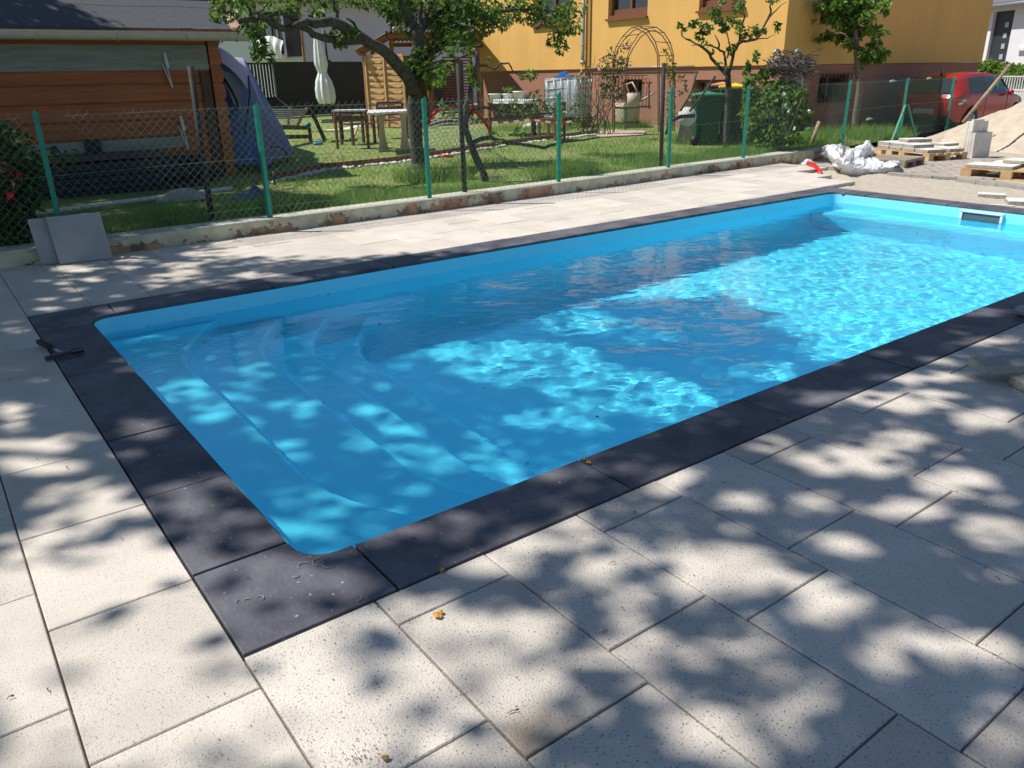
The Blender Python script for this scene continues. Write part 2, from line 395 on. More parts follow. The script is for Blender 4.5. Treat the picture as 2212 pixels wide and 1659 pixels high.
wm.node_tree.links.new(_g.outputs['Position'], _t.inputs[0]); wm.node_tree.links.new(_t.outputs[0], _p.inputs['Height']); wm.node_tree.links.new(_p.outputs[0], _b.inputs['Normal'])
me.materials.append(wm); water = put('water', me); struct(water)
water.cycles.is_caustics_caster = True


_pn = M['paver_near'].node_tree; _N = _pn.nodes; _K = _pn.links          # brown dirt stain in the corner of one paver
_bs = _N['Principled BSDF']; _src = _bs.inputs['Base Color'].links[0].from_socket
_ge = _N.new('ShaderNodeNewGeometry'); _sx = _N.new('ShaderNodeSeparateXYZ'); _K.new(_ge.outputs['Position'], _sx.inputs[0])
_vd = _N.new('ShaderNodeVectorMath'); _vd.operation = 'DISTANCE'; _vd.inputs[1].default_value = (.43,-.75,0); _K.new(_ge.outputs['Position'], _vd.inputs[0])
_no = _N.new('ShaderNodeTexNoise'); _no.inputs['Scale'].default_value = 14; _no.inputs['Detail'].default_value = 5; _K.new(_ge.outputs['Position'], _no.inputs[0])
_ad = _N.new('ShaderNodeMath'); _ad.operation = 'MULTIPLY_ADD'; _ad.inputs[1].default_value = .16; _K.new(_no.outputs[0], _ad.inputs[0]); _K.new(_vd.outputs['Value'], _ad.inputs[2])
_mr = _N.new('ShaderNodeMapRange'); _mr.inputs[1].default_value = .13; _mr.inputs[2].default_value = .24; _mr.inputs[3].default_value = .55; _mr.inputs[4].default_value = 0; _K.new(_ad.outputs[0], _mr.inputs[0])
_gx = _N.new('ShaderNodeMath'); _gx.operation = 'GREATER_THAN'; _gx.inputs[1].default_value = .404; _K.new(_sx.outputs['X'], _gx.inputs[0])
_gy = _N.new('ShaderNodeMath'); _gy.operation = 'GREATER_THAN'; _gy.inputs[1].default_value = -.752; _K.new(_sx.outputs['Y'], _gy.inputs[0])
_m1 = _N.new('ShaderNodeMath'); _m1.operation = 'MULTIPLY'; _K.new(_gx.outputs[0], _m1.inputs[0]); _K.new(_gy.outputs[0], _m1.inputs[1])
_m2 = _N.new('ShaderNodeMath'); _m2.operation = 'MULTIPLY'; _K.new(_m1.outputs[0], _m2.inputs[0]); _K.new(_mr.outputs[0], _m2.inputs[1])
_mm = _N.new('ShaderNodeMixRGB'); _K.new(_m2.outputs[0], _mm.inputs[0]); _K.new(_src, _mm.inputs[1]); _mm.inputs[2].default_value = (.30,.21,.12,1); _K.new(_mm.outputs[0], _bs.inputs['Base Color'])
# ================================================================ TERRACE (pavers laid on a bed)
tb = MB(); tb.box((-1.9,-4.2,-.08),(-.003,6.05,-.016)); tb.box((.0,-4.2,-.08),(9.3,-.006,-.016)); tb.box((.0,OY1+.006,-.08),(9.3,6.05,-.020))
terr = struct(tb.done('terrace', M['sandbed']))
PM = {}
def paver(x0, y0, x1, y1, m='paver', dz=None):
    key = (round(x1-x0,3), round(y1-y0,3), m)
    if key not in PM:
        gp = .0032 if m == 'paver_near' else .0022; b = MB(); hx, hy = (x1-x0)/2-gp, (y1-y0)/2-gp; c = .003
        b.add([(-hx,-hy,-.04),(hx,-hy,-.04),(hx,hy,-.04),(-hx,hy,-.04),(-hx,-hy,-c),(hx,-hy,-c),(hx,hy,-c),(-hx,hy,-c),
               (-hx+c,-hy+c,0),(hx-c,-hy+c,0),(hx-c,hy-c,0),(-hx+c,hy-c,0)],
              [(0,1,5,4),(1,2,6,5),(2,3,7,6),(3,0,4,7),(4,5,9,8),(5,6,10,9),(6,7,11,10),(7,4,8,11),(8,9,10,11)])
        me = bpy.data.meshes.new('paver'); me.from_pydata(b.v, [], b.f); me.materials.append(M[m]); PM[key] = me
    o = bpy.data.objects.new('paver', PM[key]); COL.objects.link(o); o.parent = terr
    o.location = ((x0+x1)/2,(y0+y1)/2, random.uniform(-.0022,.0012) if dz is None else dz)
    o.rotation_euler = (random.uniform(-.002,.002), random.uniform(-.002,.002), random.uniform(-.0015,.0015))
def seq(lo, hi, start):
    k = start; 
    while k > lo: k -= .602
    out = [lo]; k += .602
    while k < hi-.03:
        if k > lo+.03: out.append(k)
        k += .602
    out.append(hi); return out
for c in range(24):                                   # near side of the pool
    x0 = c*.4045; x1 = x0+.4045
    if x0 > 7.2: break
    ys = seq(-2.45 if x0 < 4.8 else -1.8, -.004, 0 if c % 2 == 0 else -.15)
    for a, b in zip(ys, ys[1:]): paver(x0, a, x1, b, 'paver_near')
for c in range(4):                                    # left of the pool
    x1 = -c*.412-.001; x0 = x1-.411
    ys = seq(-1.9 if c < 2 else -.8, 6.03, .455 if c % 2 == 0 else .08)
    for a, b in zip(ys, ys[1:]): paver(x0, a, x1, b, 'paver')
for c in range(30):                                   # strip between the pool and the garden wall
    x0 = c*.404; x1 = x0+.404
    if x1 > 12.2: break
    ymax = fence_y((x0+x1)/2)-.075; ymin = OY1+.004
    if x0 > 9.25: ymin = 4.28 if x1 < 10.2 else (4.9 if x1 < 10.7 else 5.5)
    if x1 > 11.4: break
    ys = seq(ymin, ymax, OY1+.425 if c % 2 == 0 else OY1+.67)
    for a, b in zip(ys, ys[1:]): paver(x0, a, x1, b, 'paver')

# ================================================================ GARDEN WALL
wmat = bpy.data.materials.new('peeling_paint'); wmat.use_nodes = True; nt = wmat.node_tree; N = nt.nodes; K = nt.links
b_ = N['Principled BSDF']; b_.inputs['Roughness'].default_value = .9
geo = N.new('ShaderNodeNewGeometry'); sp = N.new('ShaderNodeSeparateXYZ'); K.new(geo.outputs['Position'], sp.inputs[0])
n1 = N.new('ShaderNodeTexNoise'); n1.inputs['Scale'].default_value = 3.2; n1.inputs['Detail'].default_value = 10; n1.inputs['Roughness'].default_value = .68
K.new(geo.outputs['Position'], n1.inputs[0])
n3 = N.new('ShaderNodeTexNoise'); n3.inputs['Scale'].default_value = .9; K.new(geo.outputs['Position'], n3.inputs[0])
m1 = N.new('ShaderNodeMath'); m1.operation = 'MULTIPLY'; m1.inputs[1].default_value = -1.1; K.new(sp.outputs['Z'], m1.inputs[0])
m2 = N.new('ShaderNodeMath'); m2.operation = 'ADD'; K.new(n1.outputs[0], m2.inputs[0]); K.new(m1.outputs[0], m2.inputs[1])
m3 = N.new('ShaderNodeMath'); m3.operation = 'MULTIPLY_ADD'; m3.inputs[1].default_value = .35; K.new(n3.outputs[0], m3.inputs[0]); K.new(m2.outputs[0], m3.inputs[2])
st = N.new('ShaderNodeMapRange'); st.inputs[1].default_value = .635; st.inputs[2].default_value = .65; K.new(m3.outputs[0], st.inputs[0])
r1 = N.new('ShaderNodeValToRGB'); n2 = N.new('ShaderNodeTexNoise'); n2.inputs['Scale'].default_value = 7; n2.inputs['Detail'].default_value = 6; K.new(geo.outputs['Position'], n2.inputs[0]); K.new(n2.outputs[0], r1.inputs[0])
r1.color_ramp.elements[0].position = .35; r1.color_ramp.elements[0].color = (.17,.12,.09,1); r1.color_ramp.elements[1].position = .55; r1.color_ramp.elements[1].color = (.52,.30,.17,1)
r2 = N.new('ShaderNodeValToRGB'); K.new(n2.outputs[0], r2.inputs[0]); r2.color_ramp.elements[0].position = .3; r2.color_ramp.elements[0].color = (.40,.39,.28,1); r2.color_ramp.elements[1].position = .6; r2.color_ramp.elements[1].color = (.62,.59,.43,1)
mx = N.new('ShaderNodeMixRGB'); K.new(st.outputs[0], mx.inputs[0]); K.new(r2.outputs[0], mx.inputs[1]); K.new(r1.outputs[0], mx.inputs[2]); K.new(mx.outputs[0], b_.inputs['Base Color'])
bp = N.new('ShaderNodeBump'); bp.inputs['Strength'].default_value = .9; bp.inputs['Distance'].default_value = .01; bp.invert = True; K.new(st.outputs[0], bp.inputs['Height']); K.new(bp.outputs[0], b_.inputs['Normal'])
wall = thing('garden_wall', 'low cream garden wall with paint peeling off along the foot of the wire fence', 'wall')
wx = [-8,-4,-1,1,2.5,4.5,6.7,9,11,12.9]
b = MB(); H_ = .118
vs = []
for x in wx:
    y = fence_y(x)-.07; vs += [(x,y,-.08),(x,y,H_),(x,y+.20,H_),(x,y+.20,-.08)]
b.add(vs, [(i*4+j, i*4+4+j, i*4+4+(j+1)%4, i*4+(j+1)%4) for i in range(len(wx)-1) for j in range(4)]+[(0,1,2,3),tuple(len(vs)-4+j for j in (3,2,1,0))])
b.done('wall_base', wmat, wall)
# coping of cast concrete lengths
for a, c in zip([-8,-5.6,-3.4,-1.2,1.05,3.3,5.6,7.9,10.3],[-5.6,-3.4,-1.2,1.05,3.3,5.6,7.9,10.3,12.93]):
    b = MB(); vs = []
    for x in (a+.004, a+(c-a)/2, c-.004):
        y = fence_y(x)-.085; vs += [(x,y,H_+.002),(x,y,H_+.024),(x,y+.27,H_+.026),(x,y+.27,H_+.002)]
    b.add(vs, [(i*4+j, i*4+4+j, i*4+4+(j+1)%4, i*4+(j+1)%4) for i in range(2) for j in range(4)]+[(0,1,2,3),(11,10,9,8)])
    b.done('wall_cap', mat('wallcap', (.58,.57,.47), .9, col2=(.40,.41,.34), vscale=7, detail=8, bump=.5, bscale=50), wall, bevel=.003)

# ================================================================ CHAIN LINK FENCE
fen = thing('chain_link_fence', 'green chain link fence with angle iron posts along the low garden wall', 'fence')
def post(x, zb, zt=1.25, lean=0):
    y = fence_y(x)+.03; b = MB(); t = .004; wd = .042
    b.add([(-wd/2,0,0),(wd/2,0,0),(wd/2,t,0),(-wd/2+t,t,0),(-wd/2+t,wd,0),(-wd/2,wd,0),
           (-wd/2,0,zt-zb-.02),(wd/2,0,zt-zb-.02),(wd/2,t,zt-zb-.02),(-wd/2+t,t,zt-zb-.02),(-wd/2+t,wd,zt-zb-.02),(-wd/2,wd,zt-zb-.02)],
          [(0,1,7,6),(1,2,8,7),(2,3,9,8),(3,4,10,9),(4,5,11,10),(5,0,6,11),(6,7,8,9),(6,9,10,11)])
    b.add([(-wd/2,0,zt-zb-.02),(wd/2,0,zt-zb-.02),(0,0,zt-zb+.015),(0,wd*.5,zt-zb-.01)], [(0,1,2),(0,2,3)])
    for k in range(6): b.box((-.006,-.004,.1+k*.18),(.006,0,.112+k*.18))
    o = b.done('post', M['post_green'], fen); o.location = (x, y-.035, zb); o.rotation_euler = (random.uniform(-.01,.01), lean, random.uniform(-.25,.25))
    return o
for x, zb in ((-3.7,.14),(-1.6,.14),(.55,.14),(2.46,.14),(4.38,.14),(6.4,.14),(8.6,.14),(10.45,.14),(13.95,.06),(16.5,.05),(19.3,.05),(21.9,.05),(25,.05)):
    post(x, zb)
xb = 16.5
for s in (-1, 1):
    b = MB(); b.bar((xb+s*.05, fence_y(xb)-.03, .72), (xb+s*.62, fence_y(xb+s*.62)-.10, .04), .035, .035)
    b.done('brace', M['post_green'], fen)
XS0, XS1, dw = -4.0, 26.0, .0375
wi = []
verts = []; faces = []
x = XS0; k = 0
zb0, zt0 = .15, 1.215
nz_ = int((zt0-zb0)/dw)
r_ = .0016
def tube3(path):
    base = len(verts); n = len(path); r_ = .0022 if path[0][0] < 6 else (.0019 if path[0][0] < 11 else .0013)
    for p in path:
        verts.append((p[0], p[1]-r_, p[2])); verts.append((p[0]+r_, p[1]+r_*.7, p[2])); verts.append((p[0]-r_, p[1]+r_*.7, p[2]))
    for i in range(n-1):
        for j in range(3):
            a = base+i*3+j; b2 = base+i*3+(j+1)%3; faces.append((a, b2, b2+3, a+3))
while x < XS1:
    path = []; zoff = 0 if x < 12.9 else -.08
    for j in range(nz_+1):
        side = (j+k) % 2
        xx = x+(dw if side else 0)*1.0; sg = .012*math.sin(x*3.1+j*.2)
        path.append((xx+.002*math.sin(j*1.7+k), fence_y(xx)+.028+(.004 if side else -.004), zb0+zoff+j*(zt0-zb0-zoff)/nz_+.006*math.sin(x*2.2)))
    if k % 2 == 0: path.append((path[-1][0]+.012, path[-1][1], path[-1][2]+.02))
    tube3(path); x += dw; k += 1
me = bpy.data.meshes.new('wire_mesh'); me.from_pydata(verts, [], faces); me.shade_smooth(); me.materials.append(M['wire']); put('wire_mesh', me, fen)
for z in (.24,.72,1.2):
    b = MB(); b.tube([(XS0+i*1.0, fence_y(XS0+i*1.0)+.02, z+.012*math.sin(i*1.3)) for i in range(31)], .0022, 3, False); b.done('tension_wire', M['wire'], fen)
for x, z in ((19.9,.62),(15.7,1.2),(17.6,1.22),(14.9,.52),(12.2,.5)):
    b = MB(); b.bar((x-.06, fence_y(x)+.0, z), (x+.06, fence_y(x)+.0, z+.01), .03, .035); b.tube([(x+.06,fence_y(x),z+.01),(x+.2,fence_y(x+.2),z)], .006, 4)
    b.done('wire_tensioner', mat('tensioner', (.30,.55,.30), .5), fen)

# ================================================================ FOLIAGE HELPERS
def crown(name, clusters, mats, parent, L=.09, W_=.045, per=1.0, stems=None):
    """clusters: (centre Vector, (rx,ry,rz), count)"""
    b = MB()
    for c, r, n in clusters:
        c = Vector(c)
        for _ in range(int(n*per)):
            while True:
                p = Vector((random.uniform(-1,1), random.uniform(-1,1), random.uniform(-1,1)))
                if p.length < 1: break
            p = Vector((p.x*r[0], p.y*r[1], p.z*r[2])); s = random.uniform(.55,1.45); b.k = random.randrange(len(mats))
            d = p.normalized()*.6+Vector((random.gauss(0,.6), random.gauss(0,.6), random.gauss(-.2,.5)))
            b.leaf(c+p, L*s, W_*s, d)
    return b.done(name, mats, parent)
def limb(b, pts, r0, r1, jit=.01, n=7):
    P = [Vector(p) for p in pts]; out = []
    for i in range(len(P)-1):
        for t in (0,.5):
            q = P[i].lerp(P[i+1], t)
            if t: q += Vector((random.gauss(0,jit),random.gauss(0,jit),random.gauss(0,jit)))
            out.append(q)
    out.append(P[-1]); m = len(out)
    b.tube(out, [r0+(r1-r0)*i/(m-1) + r0*.08*random.uniform(-1,1) for i in range(m)], n)

# ---- big shade tree beside the terrace (its crown is above the frame; its shade covers the terrace)
SPOTS = [(1.74,-0.33,0.06,-0.05,0.06,0.05),(1.93,-0.48,0.04,-0.03,0.06,0.04),(2.7,-0.4,0.08,-0.07,0.08,0.04),(1.38,-0.56,0.13,-0.1,0.1,0.08),(1.78,-0.7,0.04,-0.03,0.05,0.03),(1.5,-0.83,0.07,-0.06,0.08,0.05),(1.02,-0.8,0.03,-0.03,0.03,0.03),(1.15,-0.86,0.04,-0.03,0.04,0.03),(1.1,-0.99,0.03,-0.03,0.03,0.02),(0.9,-1.03,0.04,-0.03,0.04,0.03),(1.06,-1.08,0.04,-0.03,0.06,0.04),(0.8,-0.96,0.05,-0.04,0.05,0.04),(1.5,-1.12,0.11,-0.09,0.07,0.03),(1.63,-1.24,0.07,-0.06,0.09,0.04),(2.24,-0.97,0.07,-0.06,0.09,0.04),(2.16,-0.73,0.08,-0.06,0.06,0.03),(2.33,-0.38,0.14,-0.12,0.1,0.06),(2.49,-0.73,0.1,-0.08,0.09,0.05),(3.15,-0.55,0.09,-0.07,0.11,0.05),(2.2,-0.12,0.07,-0.05,0.07,0.05),(3.18,-0.23,0.1,-0.08,0.11,0.06),(0.9,-0.67,0.03,-0.02,0.05,0.05),(1.72,-0.03,0.06,-0.05,0.06,0.05),(1.36,-1.39,0.04,-0.03,0.07,0.03),(1.08,-0.3,0.05,-0.04,0.04,0.04),(0.97,-0.5,0.04,-0.03,0.04,0.04),(1.03,-0.06,0.08,-0.06,0.04,0.05),(1.17,-0.04,0.05,-0.04,0.03,0.04),(0.66,-0.37,0.08,-0.06,0.05,0.07),(0.62,-0.63,0.04,-0.03,0.03,0.04),(0.87,-0.63,0.04,-0.03,0.04,0.04),(0.4,-0.22,0.12,-0.09,0.07,0.12),(0.21,-0.28,0.08,-0.06,0.06,0.12),(0.14,-0.45,0.07,-0.05,0.04,0.08),(0.5,-0.64,0.08,-0.06,0.03,0.03),(0.3,-0.47,0.07,-0.05,0.04,0.06),(0.29,-0.6,0.02,-0.02,0.02,0.03),(0.4,-0.69,0.03,-0.02,0.02,0.03),(0.78,-0.87,0.03,-0.03,0.03,0.03),(0.81,0.24,0.07,-0.06,0.03,0.05),(1.26,-0.44,0.03,-0.02,0.05,0.05),(0.8,-0.06,0.05,-0.04,0.02,0.03),(0.22,-0.07,0.08,-0.06,0.05,0.11),(0.46,-0.48,0.05,-0.04,0.03,0.04),(-0.34,0.69,0.17,-0.13,0.07,0.46),(-0.21,0.46,0.16,-0.13,0.06,0.27),(-0.32,0.2,0.22,-0.17,0.06,0.29),(-0.26,1.7,0.17,-0.14,0.02,0.16),(-0.17,1.23,0.18,-0.15,0.03,0.18),(-0.47,0.32,0.08,-0.06,0.02,0.14),(-0.25,-0.16,0.2,-0.15,0.03,0.1),(0.05,1.54,0.07,-0.05,0.02,0.11),(0.1,1.03,0.09,-0.07,0.03,0.1),(0.16,0.26,0.15,-0.12,0.06,0.17),(0.1,0.09,0.08,-0.07,0.02,0.05),(0.46,0.4,0.1,-0.08,0.03,0.06),(0.34,0.14,0.05,-0.04,0.02,0.05),(0.07,-0.19,0.1,-0.08,0.08,0.19),(0.03,0.55,0.08,-0.06,0.02,0.06),(-0.28,2.41,0.09,-0.08,0.02,0.15),(-0.29,2.17,0.09,-0.08,0.01,0.09),(-0.29,1.93,0.18,-0.15,0.02,0.12),(-0.09,1.89,0.09,-0.07,0.01,0.08),(-0.11,2.8,0.04,-0.04,0.01,0.04),(-0.22,3.07,0.05,-0.04,0.0,0.05),(-0.12,3.92,0.08,-0.07,0.01,0.09),(0.24,5.32,0.06,-0.05,0.01,0.08),(0.34,5.16,0.06,-0.06,0.01,0.09),(0.57,5.11,0.07,-0.06,0.01,0.08),(0.36,4.87,0.08,-0.07,0.01,0.08),(0.24,4.58,0.11,-0.09,0.02,0.11),(0.14,4.73,0.07,-0.06,0.01,0.08),(0.15,4.36,0.09,-0.07,0.01,0.1),(-0.11,4.15,0.05,-0.04,0.01,0.06),(0.52,5.66,0.13,-0.11,0.02,0.13),(0.98,5.75,0.11,-0.09,0.03,0.13),(0.9,5.38,0.07,-0.06,0.02,0.09),(1.28,5.18,0.1,-0.09,0.03,0.1),(1.18,4.81,0.14,-0.12,0.04,0.13),(1.52,5.56,0.11,-0.1,0.03,0.11),(0.34,2.65,0.13,-0.1,0.02,0.07),(1.64,4.34,0.13,-0.11,0.03,0.08),(1.81,4.05,0.16,-0.13,0.03,0.07),(0.19,1.85,0.1,-0.08,0.02,0.09),(0.17,1.7,0.13,-0.11,0.02,0.1),(3.08,-0.18,0.09,-0.08,0.08,0.04),(2.96,-0.0,0.11,-0.09,0.06,0.04),(3.2,-0.53,0.09,-0.08,0.1,0.04),(4.31,-0.03,0.12,-0.1,0.08,0.04),(4.9,0.25,0.1,-0.08,0.08,0.04),(3.64,0.22,0.04,-0.04,0.03,0.02),(3.78,-0.01,0.05,-0.04,0.04,0.02),(2.83,0.05,0.07,-0.06,0.04,0.02),(3.46,-0.08,0.13,-0.11,0.06,0.03),(3.41,3.55,0.24,-0.21,0.19,0.22),(2.51,3.11,0.46,-0.38,0.26,0.33),(2.25,3.55,0.2,-0.16,0.13,0.2),(2.7,2.43,0.33,-0.28,0.27,0.3),(2.9,1.99,0.19,-0.16,0.21,0.2),(0.84,3.02,0.18,0.1,0.07,0.21),(0.84,2.42,0.1,-0.08,0.05,0.13),(1.19,2.07,0.08,-0.07,0.04,0.08),(0.61,1.91,0.07,-0.06,0.04,0.1),(1.41,1.42,0.22,0.71,0.2,0.9),(0.93,1.21,0.12,0.13,0.05,0.08),(0.97,0.94,0.1,0.14,0.03,0.05),(0.38,2.79,0.13,-0.1,0.02,0.08),(0.51,2.4,0.08,-0.06,0.02,0.07),(0.66,2.69,0.06,-0.05,0.02,0.07),(3.75,1.83,0.15,-0.13,0.12,0.09),(0.51,4.03,0.1,-0.08,0.02,0.09),(0.4,2.27,0.08,-0.06,0.02,0.07),(2.14,2.27,0.19,-0.16,0.08,0.1),(1.21,2.33,0.11,-0.09,0.05,0.09),(0.44,0.97,0.12,-0.09,0.03,0.07),(0.74,1.0,0.1,-0.07,0.03,0.05),(0.5,1.22,0.1,-0.07,0.02,0.05),(0.47,2.84,0.12,-0.09,0.03,0.09)]
SPA = np.array(SPOTS)
DET = SPA[:,2]*SPA[:,5]-SPA[:,3]*SPA[:,4]
def in_spot(x, y, grow):
    dx = x-SPA[:,0]; dy = y-SPA[:,1]
    u = (dx*SPA[:,5]-dy*SPA[:,4])/DET; v = (-dx*SPA[:,3]+dy*SPA[:,2])/DET
    su = np.hypot(SPA[:,2],SPA[:,3]); sv = np.hypot(SPA[:,4],SPA[:,5])
    d = np.sqrt(u*u+v*v); lim = 1+grow/np.minimum(su,sv)
    return bool((d < lim).any())
def shade_edge(y):       # right-hand limit of the shade on the ground
    P = [(-3,9),(.25,9),(.5,6),(1.4,4.7),(1.7,4.1),(2.0,4.35),(2.6,4.7),(3.1,4.8),(3.5,4.3),(3.85,3.5),(4.2,3.0),(4.6,2.1),(5.3,1.5),(6.1,1.7),(6.35,3.3),(7.5,3.7),(9,3.4),(10,3.0),(13,1.0)]
    for (a,xa),(c,xc) in zip(P, P[1:]):
        if y <= c: return xa+(xc-xa)*(y-a)/(c-a)
    return .4
TX, TY = -5.8, 6.6
shade = thing('shade_tree', 'tall leafy tree behind the left end of the paved terrace', 'tree', (TX,TY,0))
b = MB()
b.tube([Vector((0,0,-.1)),Vector((.05,0,.8)),Vector((-.03,.05,2.0)),Vector((.05,0,3.6)),Vector((.1,.1,5.5)),Vector((.2,0,8.0)),Vector((.2,0,10.3))], [.34,.25,.22,.20,.17,.09,.04], 12)
for a in range(14):
    t = a*.9+random.uniform(-.2,.2); L_ = random.uniform(2.0,4.0)
    p0 = Vector((.05,0,4.6+.36*a)); p1 = p0+Vector((math.cos(t)*L_*.4, math.sin(t)*L_*.4, .5)); p2 = p0+Vector((math.cos(t)*L_, math.sin(t)*L_, .8+random.uniform(0,.8)))
    limb(b, [p0,p1,p2], .055, .012, .06)
    for k in range(6):
        s = p1.lerp(p2, random.random()); limb(b, [s, s+Vector((random.gauss(0,.6),random.gauss(0,.6),random.uniform(.1,.7)))], .016, .004, .05, 5)
b.done('trunk', M['bark'], shade)
b = MB(); cnt = 0; tries = 0
kx, ky = -SUN.x/SUN.z, -SUN.y/SUN.z
while cnt < 76000 and tries < 500000:
    tries += 1
    sx_, sy_ = random.uniform(-3.0,8.2), random.uniform(-3.0,11.5)
    z = random.uniform(6.0,10.5)
    ed = shade_edge(sy_)
    if sx_ > ed + random.gauss(0,.15): continue
    if sx_ > 5.5 and random.random() < (sx_-5.5)/3: continue
    px_, py_ = sx_-kx*z, sy_-ky*z
    if in_spot(sx_, sy_, .05 if sx_ < 1.0 and sy_ < 1.2 else .03):
        wet = .33 < sx_ < 5.5 and .3 < sy_ < 4.0
        if random.random() > (.24 if wet and noise.noise(Vector((sx_*4,sy_*4,9))) > -.08 else .10): continue
    nn = noise.noise(Vector((sx_*1.5, sy_*1.5, 1.3)))
    inL = sx_ < .35 and .9 < sy_ < 6.2
    if not inL and random.random() < .10-nn*.9: continue
    if sx_ < .25 and -.6 < sy_ < .85 and random.random() < .62: continue
    s = random.uniform(.8,1.3); b.k = random.randrange(2)
    b.leaf((px_-TX, py_-TY, z), .135*s, .085*s); cnt += 1
for _ in range(15000):
    sx_, sy_, z = random.uniform(-1.6,.35), random.uniform(1.2,6.2), random.uniform(6.0,10.5)
    if in_spot(sx_, sy_, .0): continue
    s = random.uniform(.8,1.2); b.k = random.randrange(2); b.leaf((sx_-kx*z-TX, sy_-ky*z-TY, z), .15*s, .095*s)
b.done('crown', [M['leaf'], M['leaf_light']], shade)  # crown shaped for its shade: leaves thinned out over the sunlit ground spots

# ---- trees of the neighbour's garden
def cl(D, lst, z=1.0, per=1.0, dd=None):
    """clusters given by picture centre and half-size at horizontal distance D, spread in depth too"""
    out = []
    for px, py, rx, ry, n in lst:
        DD = D+random.uniform(-.35,.35)*(dd or 1)
        c = gd(px, py, DD); k = DD/FPX; out.append((c, (rx*k, rx*k*1.1, ry*k), n))
    return out
D = 13.26
t1 = thing('apple_tree', 'gnarled old fruit tree on the lawn, long crooked limb reaching left', 'tree', (6.24,9.6,.07))
org = Vector((6.24,9.6,.07))
def loc(ps, o): return [Vector(p)-o for p in ps]
b = MB(); G = lambda *a: [gd(px,py,d) for px,py,d in a]
base = gz(905,366,.05); dB = dist(base.x, base.y)
limb(b, loc(G((905,372,dB),(903,340,dB),(898,290,dB),(893,235,dB),(896,180,dB),(901,130,dB),(903,85,dB),(905,55,dB)), org), .115, .085, .008, 12)
b.tube(loc(G((905,372,dB),(904,352,dB)), org), [.17,.115], 12)
limb(b, loc(G((905,60,dB),(925,25,dB+.2),(940,-20,dB+.4),(950,-60,dB+.5)), org), .075, .05, .01)
limb(b, loc(G((904,70,dB),(885,40,dB),(868,10,dB-.2),(860,-30,dB-.3)), org), .07, .04, .01)
limb(b, loc(G((903,80,dB),(908,40,dB),(910,-40,dB)), org), .05, .03, .01)
limb(b, loc(G((896,200,dB),(881,166,dB-.3),(850,130,dB-.5),(821,104,dB-.8),(785,85,dB-1),(744,59,dB-1.3),(712,46,dB-1.5),(690,50,dB-1.6),(665,46,dB-1.7)), org), .10, .055, .012, 9)
limb(b, loc(G((665,46,dB-1.7),(640,55,dB-1.8),(622,62,dB-1.8),(594,55,dB-2),(575,42,dB-2.1),(555,36,dB-2.2)), org), .05, .03, .012, 8)
limb(b, loc(G((790,86,dB-1),(760,88,dB-1.1),(733,89,dB-1.2),(700,82,dB-1.3),(675,74,dB-1.5),(652,58,dB-1.6),(630,36,dB-1.7),(603,26,dB-1.8),(575,32,dB-2),(548,42,dB-2.1),(515,46,dB-2.2)), org), .06, .028, .012, 8)
limb(b, loc(G((541,34,dB-2.1),(536,15,dB-2.1),(527,-5,dB-2.1),(520,-30,dB-2.1)), org), .03, .02, .012, 6)
limb(b, loc(G((744,59,dB-1.3),(728,40,dB-1.3),(722,18,dB-1.3),(715,-10,dB-1.3)), org), .03, .018, .012, 6)
limb(b, loc(G((786,84,dB-1),(770,62,dB-.9),(755,42,dB-.9),(748,38,dB-.9)), org), .025, .015, .012, 6)
limb(b, loc(G((900,150,dB),(930,115,dB+.2),(960,95,dB+.4),(985,80,dB+.5),(1010,60,dB+.6)), org), .06, .03, .012, 7)
limb(b, loc(G((905,70,dB),(960,20,dB+.4),(1050,30,dB+.8),(1120,20,dB+1.2),(1200,25,dB+1.5)), org), .05, .015, .02, 6)
limb(b, loc(G((950,95,dB+.4),(985,95,dB+.6),(1020,100,dB+.8),(1045,98,dB+.8)), org), .04, .02, .012, 6)
limb(b, loc(G((1020,40,dB+.7),(1045,70,dB+.8),(1052,78,dB+.8)), org), .02, .008, .012, 5)
limb(b, loc(G((1120,20,dB+1.2),(1180,45,dB+1.4),(1205,65,dB+1.4),(1215,90,dB+1.4)), org), .02, .006, .012, 5)
b.done('trunk', M['bark'], t1)
C1 = cl(D-2.0, [(500,10,45,22,190),(545,60,28,25,70),(557,95,18,28,90),(566,118,22,20,60),(480,35,25,16,60),(600,10,40,15,110),(640,15,30,10,40),(575,45,25,12,40)])
C1 += cl(D-1.0, [(700,8,45,14,120),(665,38,28,16,60),(745,72,34,14,110),(735,95,14,10,40),(700,-20,120,20,160),(690,30,14,10,30),(790,5,40,14,110)])
C1 += cl(D+.2, [(870,25,35,45,480),(845,15,35,25,220),(930,70,40,50,420),(960,30,55,45,620),(1010,45,55,40,560),(985,90,38,26,220),(905,135,22,30,170),(930,155,38,30,300),(880,150,14,20,60),(1040,20,40,22,240),(1070,50,34,18,140),(930,190,10,12,20),(900,-15,120,30,500)])
C1 += cl(D+1.4, [(1090,30,34,22,150),(1135,30,34,20,140),(1180,40,36,22,190),(1218,50,32,24,190),(1200,85,24,16,90),(1212,105,14,14,50),(1235,20,32,16,130),(1150,5,50,12,120),(1245,66,14,10,30),(1105,10,30,14,60)])
C1 = [(c-org, r, n) for c, r, n in C1]
crown('crown', C1, [M['leaf'], M['leaf'], M['leaf_dark'], M['leaf_light'], M['leaf_light']], t1, .095, .045, .85)
b = MB(); b.ball(gd(853,62,dB-.05)-Vector(t1.location), (.05,.04,.035), 8, 5); b.done('pruned_stub', M['beige'], t1)

